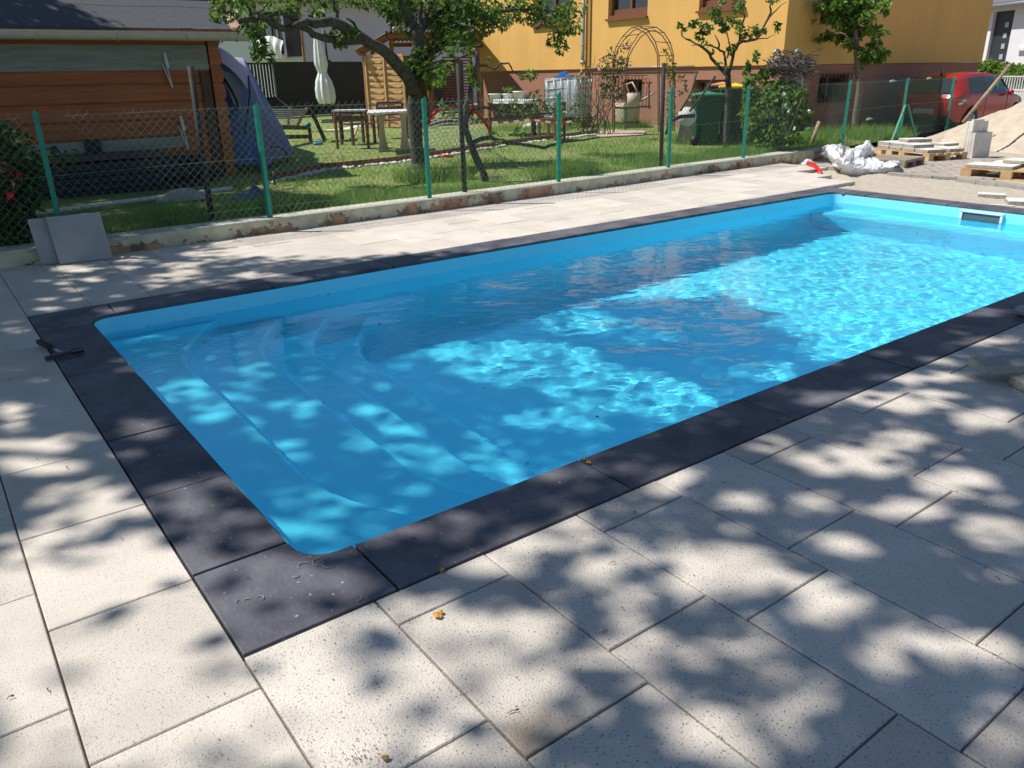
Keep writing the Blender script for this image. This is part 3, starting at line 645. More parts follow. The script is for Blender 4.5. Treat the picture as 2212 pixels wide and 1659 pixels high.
D2 = 11.25; o2 = Vector((6.0,7.39,.07))
t2 = thing('espalier_tree', 'small crooked espalier fruit tree tied along wires just behind the fence', 'tree', o2)
E3 = lambda x, y, d=D2: gd(932.6+x*.2728, y*.2728, d)
b = MB(); limb(b, loc([E3(430,1460),E3(400,1350),E3(330,1200),E3(285,1070),E3(262,960),E3(268,850),E3(300,740),E3(335,620),E3(365,500),E3(350,405)], o2), .055, .028, .006, 8)
limb(b, loc([E3(350,405),E3(300,430),E3(225,460)], o2), .02, .012, .006, 6)
limb(b, loc([E3(330,1130),E3(390,1100),E3(470,1092),E3(560,1120),E3(650,1135),E3(760,1150),E3(890,1172),E3(1000,1140),E3(1100,1120),E3(1200,1110),E3(1330,1085)], o2), .032, .014, .006, 7)
limb(b, loc([E3(262,950),E3(330,870),E3(420,850),E3(540,880),E3(640,890),E3(760,900),E3(900,900),E3(1000,880)], o2), .025, .01, .006, 6)
limb(b, loc([E3(360,520),E3(430,520),E3(500,550),E3(540,500),E3(610,500),E3(640,560),E3(700,600),E3(760,605)], o2), .018, .007, .006, 6)
limb(b, loc([E3(225,460),E3(120,500),E3(20,530),E3(-120,560)], o2), .014, .006, .006, 6)
b.done('trunk', M['bark'], t2)
def c3c(lst, d, o): return [(E3(x,y,d+random.uniform(-.2,.2))-o, (rx*.2728*d/FPX, rx*.2728*d/FPX, ry*.2728*d/FPX), n) for x,y,rx,ry,n in lst]
crown('crown', c3c([(170,410,60,45,30),(100,560,80,60,50),(60,650,60,50,30),(300,540,40,60,30),(310,620,50,60,26),(290,400,40,40,20),(350,680,60,60,20),(760,600,80,40,40),(90,850,60,50,22),(610,870,90,40,36),(760,880,100,50,40),(880,840,80,60,40),(520,1100,60,60,20),(700,1060,80,50,24),(990,890,90,60,34),(170,870,60,60,18),(820,760,60,50,16),(450,470,20,20,6)], D2, o2), [M['leaf'],M['leaf_light']], t2, .075, .038)

D3 = 16.35; o3 = Vector((12.33,8.34,.07))
t3 = thing('young_tree', 'slim young tree with sparse clumped leaves in front of the sunlit yellow wall', 'tree', o3)
E4 = lambda x, y, d=D3: gd(1426.4+x*.2232, y*.2232, d)
b = MB(); limb(b, loc([E4(640,1440),E4(640,1250),E4(655,1000),E4(660,830),E4(655,720)], o3), .065, .05, .004, 8)
for P, r in (([(655,740),(580,660),(490,560),(460,500),(380,440),(290,390),(210,350),(205,290)],.035),([(460,500),(380,430),(300,440)],.015),([(650,720),(630,600),(610,500),(560,470),(440,430)],.03),
             ([(560,480),(560,400),(525,330)],.02),([(655,730),(700,560),(720,480),(760,420),(830,400),(930,380),(1010,240),(1070,120),(1060,60),(1080,0)],.035),([(930,380),(1000,320),(1030,290)],.012),([(930,375),(1040,370),(1110,335)],.012),
             ([(1040,190),(1130,90),(1220,20)],.014),([(730,480),(770,380),(770,270),(820,160),(780,60)],.028),([(650,560),(670,430),(640,300),(590,200),(600,80)],.014),([(1010,240),(970,330),(950,350)],.01)):
    limb(b, loc([E4(x,y,D3+.25*math.sin(i+r*200)) for i,(x,y) in enumerate(P)], o3), r, r*.35, .008, 6)
b.done('trunk', M['bark'], t3)
def c4c(lst, d, o, k=.2232): return [(E4(x,y,d+random.uniform(-.3,.3))-o, (rx*k*d/FPX, rx*k*d/FPX, ry*k*d/FPX), n) for x,y,rx,ry,n in lst]
crown('crown', c4c([(190,250,30,25,14),(235,285,30,25,14),(350,230,50,35,34),(300,250,40,20,14),(430,290,65,45,50),(380,350,45,45,34),(520,110,60,45,44),(600,20,40,25,16),(540,170,50,40,26),(640,230,75,55,56),(560,200,40,35,20),(620,290,50,30,24),(750,100,60,40,28),(790,30,50,30,26),(720,20,40,25,14),(740,230,60,40,28),(770,290,50,50,28),(900,290,60,45,36),(830,350,50,35,22),(880,340,50,40,18),(1120,250,40,50,26),(1130,290,30,30,12),(1100,10,60,16,18),(570,610,30,22,12),(680,470,55,50,30),(440,430,60,25,16),(1000,300,30,22,9),(700,190,50,40,18),(500,500,30,20,6),(470,260,60,30,20),(980,300,20,16,5),(650,650,20,15,4)], D3, o3), [M['leaf_dark'],M['leaf'],M['leaf_light']], t3, .085, .055)

D4 = 20.95; o4 = Vector((17.52,8.93,.07))
t4 = thing('cherry_tree', 'tree with large drooping leaves in front of the shaded side of the yellow house', 'tree', o4)
b = MB(); limb(b, loc([E4(1870,1270,D4),E4(1890,1100,D4),E4(1920,900,D4),E4(1920,760,D4),E4(1905,600,D4),E4(1895,450,D4),E4(1890,300,D4),E4(1870,150,D4),E4(1850,-50,D4)], o4), .085, .05, .004, 9)
for P, r in (([(1895,480),(1850,400),(1780,330),(1690,300)],.03),([(1890,330),(1990,250),(2080,150),(2150,60)],.03),([(1895,400),(1990,330),(2100,300),(2180,290)],.02),([(1880,200),(1780,100),(1700,20)],.03),([(1910,560),(1990,500),(2060,480)],.016),([(1640,320),(1560,340)],.012),([(1885,500),(1830,440),(1740,400),(1620,370)],.018)):
    limb(b, loc([E4(x,y,D4+.3*math.sin(i+r*300)) for i,(x,y) in enumerate(P)], o4), r, r*.35, .008, 6)
b.done('trunk', M['bark_light'], t4)
crown('crown', c4c([(1560,60,80,50,60),(1680,60,110,70,170),(1800,40,110,70,190),(1920,60,120,80,230),(2060,60,110,70,150),(2160,80,60,60,60),(1640,180,70,50,60),(1750,200,90,70,110),(1870,200,90,80,140),(1980,180,90,60,100),(1560,360,50,40,40),(1640,350,50,35,34),(1730,370,50,40,36),(1830,300,60,60,70),(1810,440,50,50,40),(1900,330,60,60,60),(1990,280,60,50,50),(2080,300,70,50,50),(2160,310,40,40,22),(2080,420,50,60,44),(2020,500,90,60,100),(1980,560,70,60,80),(2060,580,70,50,70),(2140,550,50,40,40),(1940,620,40,50,40),(1930,690,20,30,14),(1480,215,30,25,6),(2200,20,40,40,30),(1780,120,90,60,90),(2180,500,40,30,14)], D4, o4), [M['leaf'],M['leaf_light'],M['leaf_light']], t4, .165, .085, .62)

o5 = gz(1680,336,.07); D5 = dist(o5.x, o5.y)+.3
sb_ = thing('climbing_shrub', 'bushy bright green vine shrub with a few white flowers growing behind the fence', 'shrub', o5)
b = MB()
for k in range(10):
    a = k*.63; limb(b, [(0,0,0),(.15*math.cos(a),.15*math.sin(a),.4),(.3*math.cos(a),.3*math.sin(a),.9)], .015, .006, .03, 5)
b.done('stems', M['bark'], sb_)
crown('foliage', c4c([(1110,1050,300,220,700),(1130,900,230,120,420),(960,1180,150,180,330),(1250,1130,200,170,330),(1120,1300,230,130,420),(860,900,60,130,110),(1050,1420,170,60,160),(900,1060,90,140,140),(1400,1110,60,60,50),(840,660,35,70,34),(930,560,30,60,24),(850,800,50,50,44),(1060,690,80,50,60),(960,750,80,50,60),(1370,930,60,80,50),(1450,1080,30,30,14),(790,1130,40,40,18)], D5, o5), [M['leaf'],M['leaf_light'],M['leaf_light']], sb_, .085, .075)
for x, y in ((1200,910),(1245,1070),(1300,1240),(1215,1015),(1440,1075)):
    c = E4(x,y,D5-.45)-o5; fl = MB()
    for k in range(5): a = k*1.257; fl.leaf(c+Vector((.02*math.cos(a),0,.02*math.sin(a))), .05, .04)
    fl.done('flower', M['white'], sb_)

o6 = gz(1330,292,.07); D6 = dist(o6.x, o6.y)
rs = thing('rose_bush', 'tall climbing rose with pink blooms on the left leg of the metal arch', 'bush', o6)
b = MB()
for k in range(16):
    x0 = random.uniform(1130,1430); x1 = random.uniform(1200,1560)
    limb(b, loc([E3(x0,1060,D6),E3((x0+x1)/2,850,D6+.1*math.sin(k)),E3(x1,random.uniform(420,760),D6)], o6), .012, .004, .02, 5)
b.done('stems', M['bark'], rs)
crown('foliage', c3c([(1440,480,80,60,130),(1430,570,100,60,150),(1400,650,90,60,130),(1420,740,100,60,150),(1530,500,60,40,50),(1490,400,50,50,26),(1550,360,30,50,16),(1200,620,60,40,40),(1240,570,50,40,20),(1180,800,70,60,60),(1160,880,80,60,60),(1280,900,90,70,60),(1520,770,50,60,30),(1200,990,110,60,60),(1340,520,40,40,24),(1420,420,40,50,24)], D6, o6), [M['leaf_dark'],M['leaf'],M['leaf_dark']], rs, .07, .04)
for x, y in ((1355,455),(1330,555),(1552,378)):
    c = E3(x,y,D6-.3)-o6; fl = MB(); fl.ball(c, .045, 8, 5); fl.done('flower', M['pink'], rs)

# ================================================================ BUILDINGS
def wall_holes(b, org, ux, wid, z0, z1, holes, nrm, dep=.18):
    """flat wall from org along unit ux, with rectangular openings (u0,u1,z0,z1) and their reveals"""
    org = Vector(org); ux = Vector(ux); nrm = Vector(nrm)
    us = sorted({0, wid, *[h[0] for h in holes], *[h[1] for h in holes]}); zs = sorted({z0, z1, *[max(z0,h[2]) for h in holes], *[min(z1,h[3]) for h in holes]})
    P = lambda u, z, d=0: org+ux*u+Vector((0,0,z))-nrm*d
    for a, c in zip(us, us[1:]):
        for e, f in zip(zs, zs[1:]):
            um, zm = (a+c)/2, (e+f)/2
            if any(h[0] < um < h[1] and h[2] < zm < h[3] for h in holes): continue
            b.add([P(a,e),P(c,e),P(c,f),P(a,f)], [(0,1,2,3)])
    for h in holes:
        a, c, e, f = h[:4]
        for q in ([P(a,e),P(c,e),P(c,e,dep),P(a,e,dep)], [P(a,f,dep),P(c,f,dep),P(c,f),P(a,f)], [P(a,e,dep),P(a,f,dep),P(a,f),P(a,e)], [P(c,e),P(c,f),P(c,f,dep),P(c,e,dep)]):
            b.add(q, [(0,1,2,3)])
def window(parent, org, ux, nrm, u0, u1, z0, z1, dep, m, mull=1, name='window', cols=1):
    org = Vector(org); ux = Vector(ux); nrm = Vector(nrm); P = lambda u, z, d: org+ux*u+Vector((0,0,z))-nrm*d
    b = MB(); w_ = .07
    n_ = [u0+(u1-u0)*i/(cols+1) for i in range(cols+2)]
    for u in n_:
        uu = min(max(u, u0+w_/2), u1-w_/2); b.bar(P(uu,z0,dep-.03), P(uu,z1,dep-.03), w_, .06, nrm)
    for z in (z0+w_/2, z1-w_/2): b.bar(P(u0,z,dep-.028), P(u1,z,dep-.028), .062, w_)
    o = b.done(name, m, parent); g_ = MB(); g_.add([P(u0,z0,dep),P(u1,z0,dep),P(u1,z1,dep),P(u0,z1,dep)], [(0,1,2,3)]); g_.done('pane', M['glass'], o); return o
# ---- yellow house
XF, YC, YE, XE = 16.2, 10.02, 22.4, 25.9
yh = thing('yellow_house', 'ochre yellow rendered house with reddish brown plinth and brown framed windows', 'house')
b = MB(); zt = 4.75; zp = 1.55
W1 = (22.4-19.2, 22.4-17.45); W2 = (22.4-15.85, 22.4-14.35); W3 = (22.4-12.6, 22.4-11.2)
# facade faces -x: u runs from YE towards YC
fo = (XF,YE,0); fu = (0,-1,0); fn = (-1,0,0)
holes = [(*W1,2.82,4.2), (*W2,2.80,4.2), (*W3,2.8,4.2)]
wall_holes(b, fo, fu, YE-YC, zp, zt, holes, fn, .22)
so_ = (XF,YC,0); su = (1,0,0); sn = (0,-1,0)
sholes = [(1.27,2.02,2.42,3.4)]
wall_holes(b, so_, su, XE-XF, zp, zt, sholes, sn, .2)
b.add([(XE,YC,zp),(XE,YE,zp),(XE,YE,zt),(XE,YC,zt)], [(0,1,2,3)]); b.add([(XE,YE,zp),(XF,YE,zp),(XF,YE,zt),(XE,YE,zt)], [(0,1,2,3)])
b.add([(XF,YC,zp),(XE,YC,zp),(XE,YE,zp),(XF,YE,zp)], [(3,2,1,0)])
b.done('wall', M['yellow'], yh)
b = MB(); xp, yp = XF+.05, YC+.05
ph = [(22.4-18.73,22.4-18.25,.72,1.24), (22.4-15.2,22.4-14.5,.76,1.26), (22.4-12.66,22.4-11.6,.8,1.24)]
wall_holes(b, (xp,YE,0), fu, YE-yp, -.05, zp-.005, ph, fn, .25)
ps = [(1.55,2.75,.7,1.30)]
wall_holes(b, (xp,yp,0), su, XE-.05-xp, -.05, zp-.005, ps, sn, .25)
b.add([(XE-.05,yp,-.05),(XE-.05,YE,-.05),(XE-.05,YE,zp-.005),(XE-.05,yp,zp-.005)], [(0,1,2,3)])
b.done('plinth', M['plinth'], yh)
for W_ in (W1, W2, W3):
    o = window(yh, fo, fu, fn, W_[0], W_[1], 2.98, 4.2, .2, M['frame_brown'])
    s = MB(); s.bar((XF-.03,YE-W_[0]+.03,2.80),(XF-.03,YE-W_[1]-.03,2.80), .12, .05); s.bar((XF+.1,YE-W_[0],2.86),(XF+.1,YE-W_[1],2.86), .16, .09); s.bar((XF+.17,YE-W_[0],2.93),(XF+.17,YE-W_[1],2.93), .07, .12)
    s.done('sill', M['frame_brown'], o)
window(yh, so_, su, sn, *sholes[0], .18, M['frame_brown'])
for h in ph: window(yh, (xp,YE,0), fu, fn, *h[:2], h[2], h[3], .22, M['frame_brown'], name='basement_window')
bw = window(yh, (xp,yp,0), su, sn, *ps[0], .22, M['frame_brown'], name='basement_window')
b = MB()
for i in range(9): b.bar((xp+1.5+i*.155,yp-.12,.66),(xp+1.5+i*.155,yp-.12,1.34), .018, .018)
for z in (.7,1.33): b.bar((xp+1.4,yp-.12,z),(xp+2.9,yp-.12,z), .02, .02)
b.done('window_grille', M['black'], yh)
b = MB()
for i in range(8): b.bar((xp-.1,15.3-i*.13,.7),(xp-.1,15.3-i*.13,1.36), .014, .014)
for z in (.75,1.36): b.bar((xp-.1,15.4,z),(xp-.1,14.2,z), .016, .016)
b.done('window_grille', M['black'], yh)
b = MB()   # roof with eaves, above the picture
for s, y0, y1 in ((0,YC-.12,16.2),(1,YE+.12,16.2)):
    b.add([(XF-.1,y0,4.76),(XE+.1,y0,4.76),(XE+.1,y1,6.6),(XF-.1,y1,6.6)], [(0,1,2,3)])
b.add([(XF,YC,zt),(XF,YE,zt),(XF,16.2,6.55)], [(0,1,2)]); b.add([(XE,YC,zt),(XE,YE,zt),(XE,16.2,6.55)], [(2,1,0)])
b.done('roof', M['roof'], yh)
b = MB(); b.tube([(XF-.09,16.78,4.7),(XF-.09,16.78,2.0),(XF-.09,16.78,1.72)], .05, 10); b.tube([(XF-.09,16.78,1.78),(XF-.09,16.78,1.68)], .075, 10)
for z in (2.2,3.4): b.tube([(XF-.09,16.78,z),(XF-.09,16.78,z+.03)], .058, 10)
b.done('downpipe', mat('zinc', (.38,.39,.40), .5, metal=.3), yh)
b = MB(); b.tube([(XF-.07,16.78,1.7),(XF-.16,16.75,1.5),(XF-.24,16.85,1.3)], .022, 7); b.done('drain_spout', mat('spout', (.60,.52,.2), .6), yh)
b = MB(); b.tube([(XF-.03,16.6,1.56),(XF-.035,15.4,1.58),(XF-.03,14.2,1.57),(XF-.03,12.6,1.565)], .014, 5); b.done('cable_duct', M['galv'], yh)
b = MB(); b.box((XF-.045,16.54,1.6),(XF-.002,16.62,4.7)); b.done('trim_strip', mat('ochre_dark', (.42,.25,.07), .9), yh)
# ---- white house behind the dark fence on the left
wh = thing('white_house', 'white single storey house with dark tiled roof behind the dark garden fence on the left', 'house')
Cn = gd(664, 150, 38); Cn.z = 0
rgt = Vector((10.1,2.2,0)).normalized(); lft = Vector((-4.6,8.6,0)).normalized()
nr_ = Vector((rgt.y,-rgt.x,0)); nl_ = Vector((lft.y,-lft.x,0)); nl_ = -nl_ if nl_.x > 0 else nl_
b = MB(); ez = 4.72
LW = 13.5
# openings on the left wing (u, z)
lh = [(1.15,1.95,2.35,4.15),(4.6,5.1,2.9,4.0),(7.2,8.0,2.3,4.1),(10.6,11.6,2.3,4.1)]
wall_holes(b, Cn, lft, LW, 0, ez, lh, nl_, .2)
b.add([Cn, Cn+rgt*14, Cn+rgt*14+Vector((0,0,ez)), Cn+Vector((0,0,ez))], [(0,1,2,3)])
bk = Cn+rgt*14+lft*LW
b.add([Cn+rgt*14, bk, bk+Vector((0,0,ez)), Cn+rgt*14+Vector((0,0,ez))], [(0,1,2,3)]); b.add([Cn+lft*LW, bk, bk+Vector((0,0,ez)), Cn+lft*LW+Vector((0,0,ez))], [(3,2,1,0)])
b.done('wall', M['housewhite'], wh)
for h in lh: window(wh, Cn, lft, nl_, *h, .18, M['white'])
for u in (.2,2.05,6.25,8.1,9.6,11.7):
    p = Cn+lft*u+nl_*.05; q = p+lft*.75; b = MB(); b.bar((p+q)/2+Vector((0,0,2.3)),(p+q)/2+Vector((0,0,4.15)), .75, .05, nl_)
    for k in range(14): b.bar(p+Vector((0,0,2.4+k*.125))+nl_*.03, q+Vector((0,0,2.4+k*.125))+nl_*.03, .03, .02)
    b.done('shutter', M['shutter'], wh)
b = MB(); b.bar(Cn+lft*2.3+nl_*.1+Vector((0,0,2.28)), Cn+lft*.9+nl_*.1+Vector((0,0,2.28)), .3, .1); b.bar(Cn+lft*8.2+nl_*.1+Vector((0,0,2.2)), Cn+lft*7+nl_*.1+Vector((0,0,2.2)), .25, .1); b.done('sill', M['housewhite'], wh)
b = MB(); b.tube([Cn-rgt*.06+nl_*.07+Vector((0,0,0)), Cn-rgt*.06+nl_*.07+Vector((0,0,ez))], .06, 8); b.done('downpipe', M['fascia'], wh)
b = MB(); up_ = Vector((0,0,1)); E_ = .45
Ca = Cn+nl_*E_+nr_*E_+up_*ez; ra = Cn+rgt*14+nr_*E_+up_*ez; la = Cn+lft*LW+nl_*E_+up_*ez
ridge0 = Cn+rgt*4+lft*4+up_*7.6; ridge1 = Cn+rgt*14+lft*4+up_*7.6; ridgeL = Cn+rgt*4+lft*(LW)+up_*7.6
for q in ([Ca,ra,ridge1,ridge0],[la,Ca,ridge0,ridgeL]): b.add(q, [(0,1,2,3)])
b.add([Ca-up_*.05, ra-up_*.05, ra-nr_*E_-up_*.05, Cn+up_*(ez-.05)], [(0,1,2,3)]); b.add([Ca-up_*.05, la-up_*.05, la-nl_*E_-up_*.05, Cn+up_*(ez-.05)], [(3,2,1,0)])
rf = b.done('roof', M['roof'], wh)
b = MB()   # tile courses: wavy overlapping rows
for (p0, p1, q1, q0, nrm_) in ((Ca, ra, ridge1, ridge0, 1), (la, Ca, ridge0, ridgeL, 0)):
    rows = 13
    for r in range(rows):
        t = r/rows; a = p0.lerp(q0, t); c = p1.lerp(q1, t); t2_ = (r+1.15)/rows; a2 = p0.lerp(q0, t2_); c2 = p1.lerp(q1, t2_); n_ = 64
        nn = (c-a).cross(a2-a).normalized(); nn = nn if nn.z > 0 else -nn
        vs = []
        for i in range(n_+1):
            s_ = i/n_; wv = .035*(1 if i % 2 else 0)
            vs += [a.lerp(c,s_)+nn*(.14+wv), a2.lerp(c2,s_)+nn*(.02+wv*.6), a.lerp(c,s_)+nn*.0]
        b.add(vs, [f for i in range(n_) for f in ((i*3,i*3+3,i*3+4,i*3+1),(i*3+2,i*3+5,i*3+3,i*3))])
to = b.done('roof_tiles', mat('tile', (.075,.066,.08), .6, var=.2, vscale=5), rf); to['kind'] = 'stuff'
b = MB(); b.bar(Ca-up_*.08, ra-up_*.08, .16, .2); b.bar(Ca-up_*.08, la-up_*.08, .16, .2); b.done('fascia', M['fascia'], wh)
# bedding hung over the window sill
b = MB(); c0 = Cn+lft*1.6+nl_*.3+Vector((0,0,2.45))
b.grid(lambda u, v: c0+lft*(.8-u*1.6)*(1-.15*v)+Vector((0,0,.45-.75*v+.25*math.sin(u*3.1)))+nl_*(.12+.14*math.sin(v*3)+.05*math.sin(u*25)), 24, 8)
tag(b.done('bedding', M['cloth']), 'white bedding hanging out of a window of the white house to air', 'bedding')
# farther roof at the top left
fr = thing('distant_house', 'house with pale tiled roof just showing behind the dark roof at the top left', 'house')
p0 = gd(415, 40, 52); p1 = gd(520, 28, 55); up5 = Vector((1.5,4.5,3))
b = MB(); b.add([p0,p1,p1+up5,p0+up5], [(0,1,2,3)]); f2 = b.done('roof', M['rooflight'], fr)
b = MB()
for i in range(14): a = p0.lerp(p1, i/13); b.bar(a+Vector((0,0,.06)), a+up5+Vector((0,0,.06)), .14, .1)
r2_ = b.done('roof_tiles', M['rooflight'], f2); r2_['kind'] = 'stuff'
b = MB(); b.box((min(p0.x,p1.x),p0.y+.3,0),(max(p0.x,p1.x),p0.y+5,p1.z-.15)); b.done('wall', M['housewhite'], fr)
# ---- dark panel fence
df = thing('slat_fence', 'dark grey slatted metal privacy fence between lawn and white house', 'fence')
A_ = gd(528, 150, 31.5); A_.z = .05; B_ = gd(1000, 150, 38); B_.z = .05; fd = (B_-A_).normalized(); A_ = A_-fd*6; FL = (B_-A_).length
u0 = 0; zt_ = 2.02; k = 0; fnn = Vector((fd.y,-fd.x,0))
px_solid = gd(655,150,33); us = (Vector((px_solid.x,px_solid.y,0))-Vector((A_.x,A_.y,0))).dot(fd)
while u0 < FL:
    p = A_+fd*u0; b = MB(); b.bar(p, p+Vector((0,0,zt_)), .12, .1, fd); b.done('post', M['fence_dark'], df)
    u1 = min(u0+2.4, FL)
    if u1 < us+.5:
        b = MB()
        for z in (.08,.72,1.9): b.bar(A_+fd*u0+Vector((0,0,z)), A_+fd*u1+Vector((0,0,z)), .03, .06)
        b.done('rail', M['fence_dark'], df)
        u = u0+.12
        while u < u1-.05:
            b = MB(); b.bar(A_+fd*u+Vector((0,0,.06)), A_+fd*u+Vector((0,0,1.9)), .085, .03, fnn); b.done('slat', M['fence_dark'], df); u += .125
        b = MB(); b.bar(A_+fd*u0+Vector((0,0,.4)), A_+fd*u1+Vector((0,0,.4)), .02, .7); b.done('lower_panel', M['fence_dark'], df)
    else:
        b = MB(); b.bar(A_+fd*u0+Vector((0,0,1.0)), A_+fd*u1+Vector((0,0,1.0)), .04, 1.9); b.done('panel', M['fence_dark'], df)
    u0 += 2.4; k += 1
# ---- white house on the far right
w2 = thing('corner_house', 'white house with dark front door at the right edge beyond the car', 'house')
p0 = gd(2060, 150, 48); p1 = gd(2330, 150, 42); p0.z = p1.z = .3; d_ = (p1-p0).normalized(); n_ = Vector((d_.y,-d_.x,0))
if (CAM-p0).dot(n_) < 0: n_ = -n_
Lw = (p1-p0).length
def uof(px): q = gd(px, 150, 43); r = ray(px, 150); # intersect ray with plane
def upl(px):
    r = ray(px, 150); t = (p0-CAM).dot(n_)/Vector((r.x,r.y,0)).dot(n_); q = CAM+Vector((r.x,r.y,0))*t; return (Vector((q.x,q.y,0))-Vector((p0.x,p0.y,0))).dot(d_)
u1_, u2_, u3_ = upl(2125), upl(2168), upl(2202)
b = MB(); wall_holes(b, p0, d_, Lw, 0, 3.7, [(u1_-.0,u2_,1.25,3.45),(u3_,u3_+1.4,1.85,3.0)], n_, .2)
wall_holes(b, p0+d_*Lw, -n_, 8, 0, 3.7, [], d_, .2)
b.done('wall', M['housewhite'], w2)
b = MB(); b.add([p0+d_*u1_-n_*.15+Vector((0,0,1.25)), p0+d_*u2_-n_*.15+Vector((0,0,1.25)), p0+d_*u2_-n_*.15+Vector((0,0,3.45)), p0+d_*u1_-n_*.15+Vector((0,0,3.45))], [(0,1,2,3)])
dr = b.done('door', M['dark'], w2)
for k in range(4):
    z = 1.5+k*.45; uc = u1_+(u2_-u1_)*.62; b = MB(); b.bar(p0+d_*(uc-.11)-n_*.13+Vector((0,0,z)), p0+d_*(uc+.11)-n_*.13+Vector((0,0,z)), .02, .22); b.done('pane', mat('paleglass', (.35,.38,.42), .2), dr)
o = window(w2, p0, d_, n_, u3_, u3_+1.4, 1.85, 3.0, .18, M['frame_brown'])
b = MB(); b.bar(p0+d_*(u3_-.25)+n_*.06+Vector((0,0,1.79)), p0+d_*(u3_+1.6)+n_*.06+Vector((0,0,1.79)), .2, .12); b.done('sill', M['housewhite'], o)
a = p0-d_*.5+n_*.55+Vector((0,0,3.66)); c = p1+d_*.3+n_*.55+Vector((0,0,3.66)); up6 = -n_*4.5+Vector((0,0,2.7))
b = MB(); b.add([a,c,c+up6,a+up6],[(0,1,2,3)]); rf2 = b.done('roof', mat('violettile', (.20,.16,.19), .6, var=.1), w2)
b = MB()
for i in range(60):
    s = a.lerp(c, i/59); b.tube([s+Vector((0,0,.05)), s+up6+Vector((0,0,.05))], .075, 5, False)
for i in range(14): s = up6*(i/14); b.bar(a+s+Vector((0,0,.03)), c+s+Vector((0,0,.03)), .05, .05)
q = b.done('roof_tiles', MATS['violettile'], rf2); q['kind'] = 'stuff'
b = MB(); b.tube([a+n_*.05, c+n_*.05], .08, 8); b.done('gutter', M['galv'], w2)
b = MB(); b.bar(p0+n_*.06+Vector((0,0,.45)), p1+n_*.06+Vector((0,0,.45)), .1, .9); b.done('plinth', mat('greyplinth', (.25,.25,.26), .9), w2)
# white picket railing on a low wall, hedge behind
wf = thing('white_railing', 'white metal picket railing on a low white wall beyond the red car', 'railing')
q0 = gd(2085, 150, 37.5); q1 = gd(2330, 150, 34); q0.z = q1.z = 0; wd_ = (q1-q0).normalized()
b = MB(); b.bar(q0+Vector((0,0,.15)), q1+Vector((0,0,.15)), .2, .75); b.done('low_wall', M['housewhite'], wf)
for z in (.60,1.06): b = MB(); b.bar(q0+Vector((0,0,z)), q1+Vector((0,0,z)), .05, .045); b.done('rail', M['white'], wf)
u = .05
pk = MB(); pk.bar((0,0,.53),(0,0,1.06), .03, .03); pkm = pk.done('picket', M['white'], wf, loc=q0+wd_*u)
while u < (q1-q0).length-.1:
    u += .115; o = pkm.copy(); COL.objects.link(o); o.location = q0+wd_*u
hd = thing('hedge', 'bright yellow green clipped hedge behind the white railing', 'hedge')
C_ = [(gd(px, py, DD), (.6,.7,.35), n) for px, py, DD, n in ((2135,152,40,500),(2160,154,40,500),(2185,158,39.5,420),(2210,161,39,420),(2240,163,39,300),(2150,170,40,300),(2190,172,39,300),(2120,165,40,200),(2128,146,40.2,200))]
crown('foliage', C_, [M['hedge'],M['leaf_light']], hd, .16, .10)
b = MB()
for i in range(8): p = gd(2130+i*14,200,39.6); b.tube([(p.x,p.y,0),(p.x,p.y,.9)], .03, 5)
b.done('stems', M['bark'], hd)

# ================================================================ LOG SHED
sd = thing('log_shed', 'reddish brown log shed with tar paper roof and plastic gutter on the left', 'shed')
YS = 10.75; XR = 3.62
pk_ = M['woodbrown']
zq = [.0+i*.236 for i in range(10)]
for z in zq[:-1]:
    b = MB(); b.box((-4.2,YS,z+.002),(XR-.16,YS+.05,z+.233))
    b.add([(-4.2,YS-.012,z+.03),(XR-.16,YS-.012,z+.03),(XR-.16,YS-.012,z+.205),(-4.2,YS-.012,z+.205),(-4.2,YS,z+.004),(XR-.16,YS,z+.004),(XR-.16,YS,z+.231),(-4.2,YS,z+.231)], [(0,1,2,3),(0,4,5,1),(3,2,6,7),(1,5,6,2)])
    b.done('log_plank', pk_, sd)
    e = MB(); zz = z   # rounded log ends at the corner joint
    for yy in (YS-.10,):
        pts = []
        for i in range(9):
            a = -math.pi/2+math.pi*i/8; pts.append((XR+.045*math.cos(a)*1.0, zz+.117+.113*math.sin(a)))
        pts += [(XR-.13, zz+.232), (XR-.13, zz+.002)]
        n_ = len(pts); vs = [(x,YS-.035,z_) for x,z_ in pts]+[(x,YS+.06,z_) for x,z_ in pts]
        e.add(vs, [tuple(range(n_)), tuple(range(n_,2*n_))[::-1]]+[(i,n_+i,n_+(i+1)%n_,(i+1)%n_) for i in range(n_)])
    e.done('log_end', M['woodbrown'], sd)
    e = MB(); e.box((XR-.125,YS+.06,z+.003),(XR-.06,YS+3.8,z+.233)); e.done('side_plank', pk_, sd)
b = MB(); b.box((-4.2,YS+.053,-.05),(XR-.13,YS+3.7,2.1)); b.done('light_stop_box', M['wood_dark'], sd)  # unseen backing box added to stop light through the plank gaps
b = MB(); b.box((XR-.30,YS-.05,-.02),(XR-.165,YS-.014,1.58)); b.done('shadow_gap_bar', M['wood_dark'], sd)  # dark bar painted in for the shadow gap beside the log ends
b = MB(); b.box((-4.2,YS-.045,1.60),(XR-.16,YS-.014,1.93)); b.done('fascia_board', M['oldplank'], sd)
b = MB(); b.box((-4.2,YS-.06,.55),(XR-.62,YS-.014,.70)); b.done('batten', M['oldplank'], sd)
b = MB(); b.box((1.62,YS-.10,.52),(1.82,YS-.062,.72)); b.done('bracket_plate', M['black'], sd)
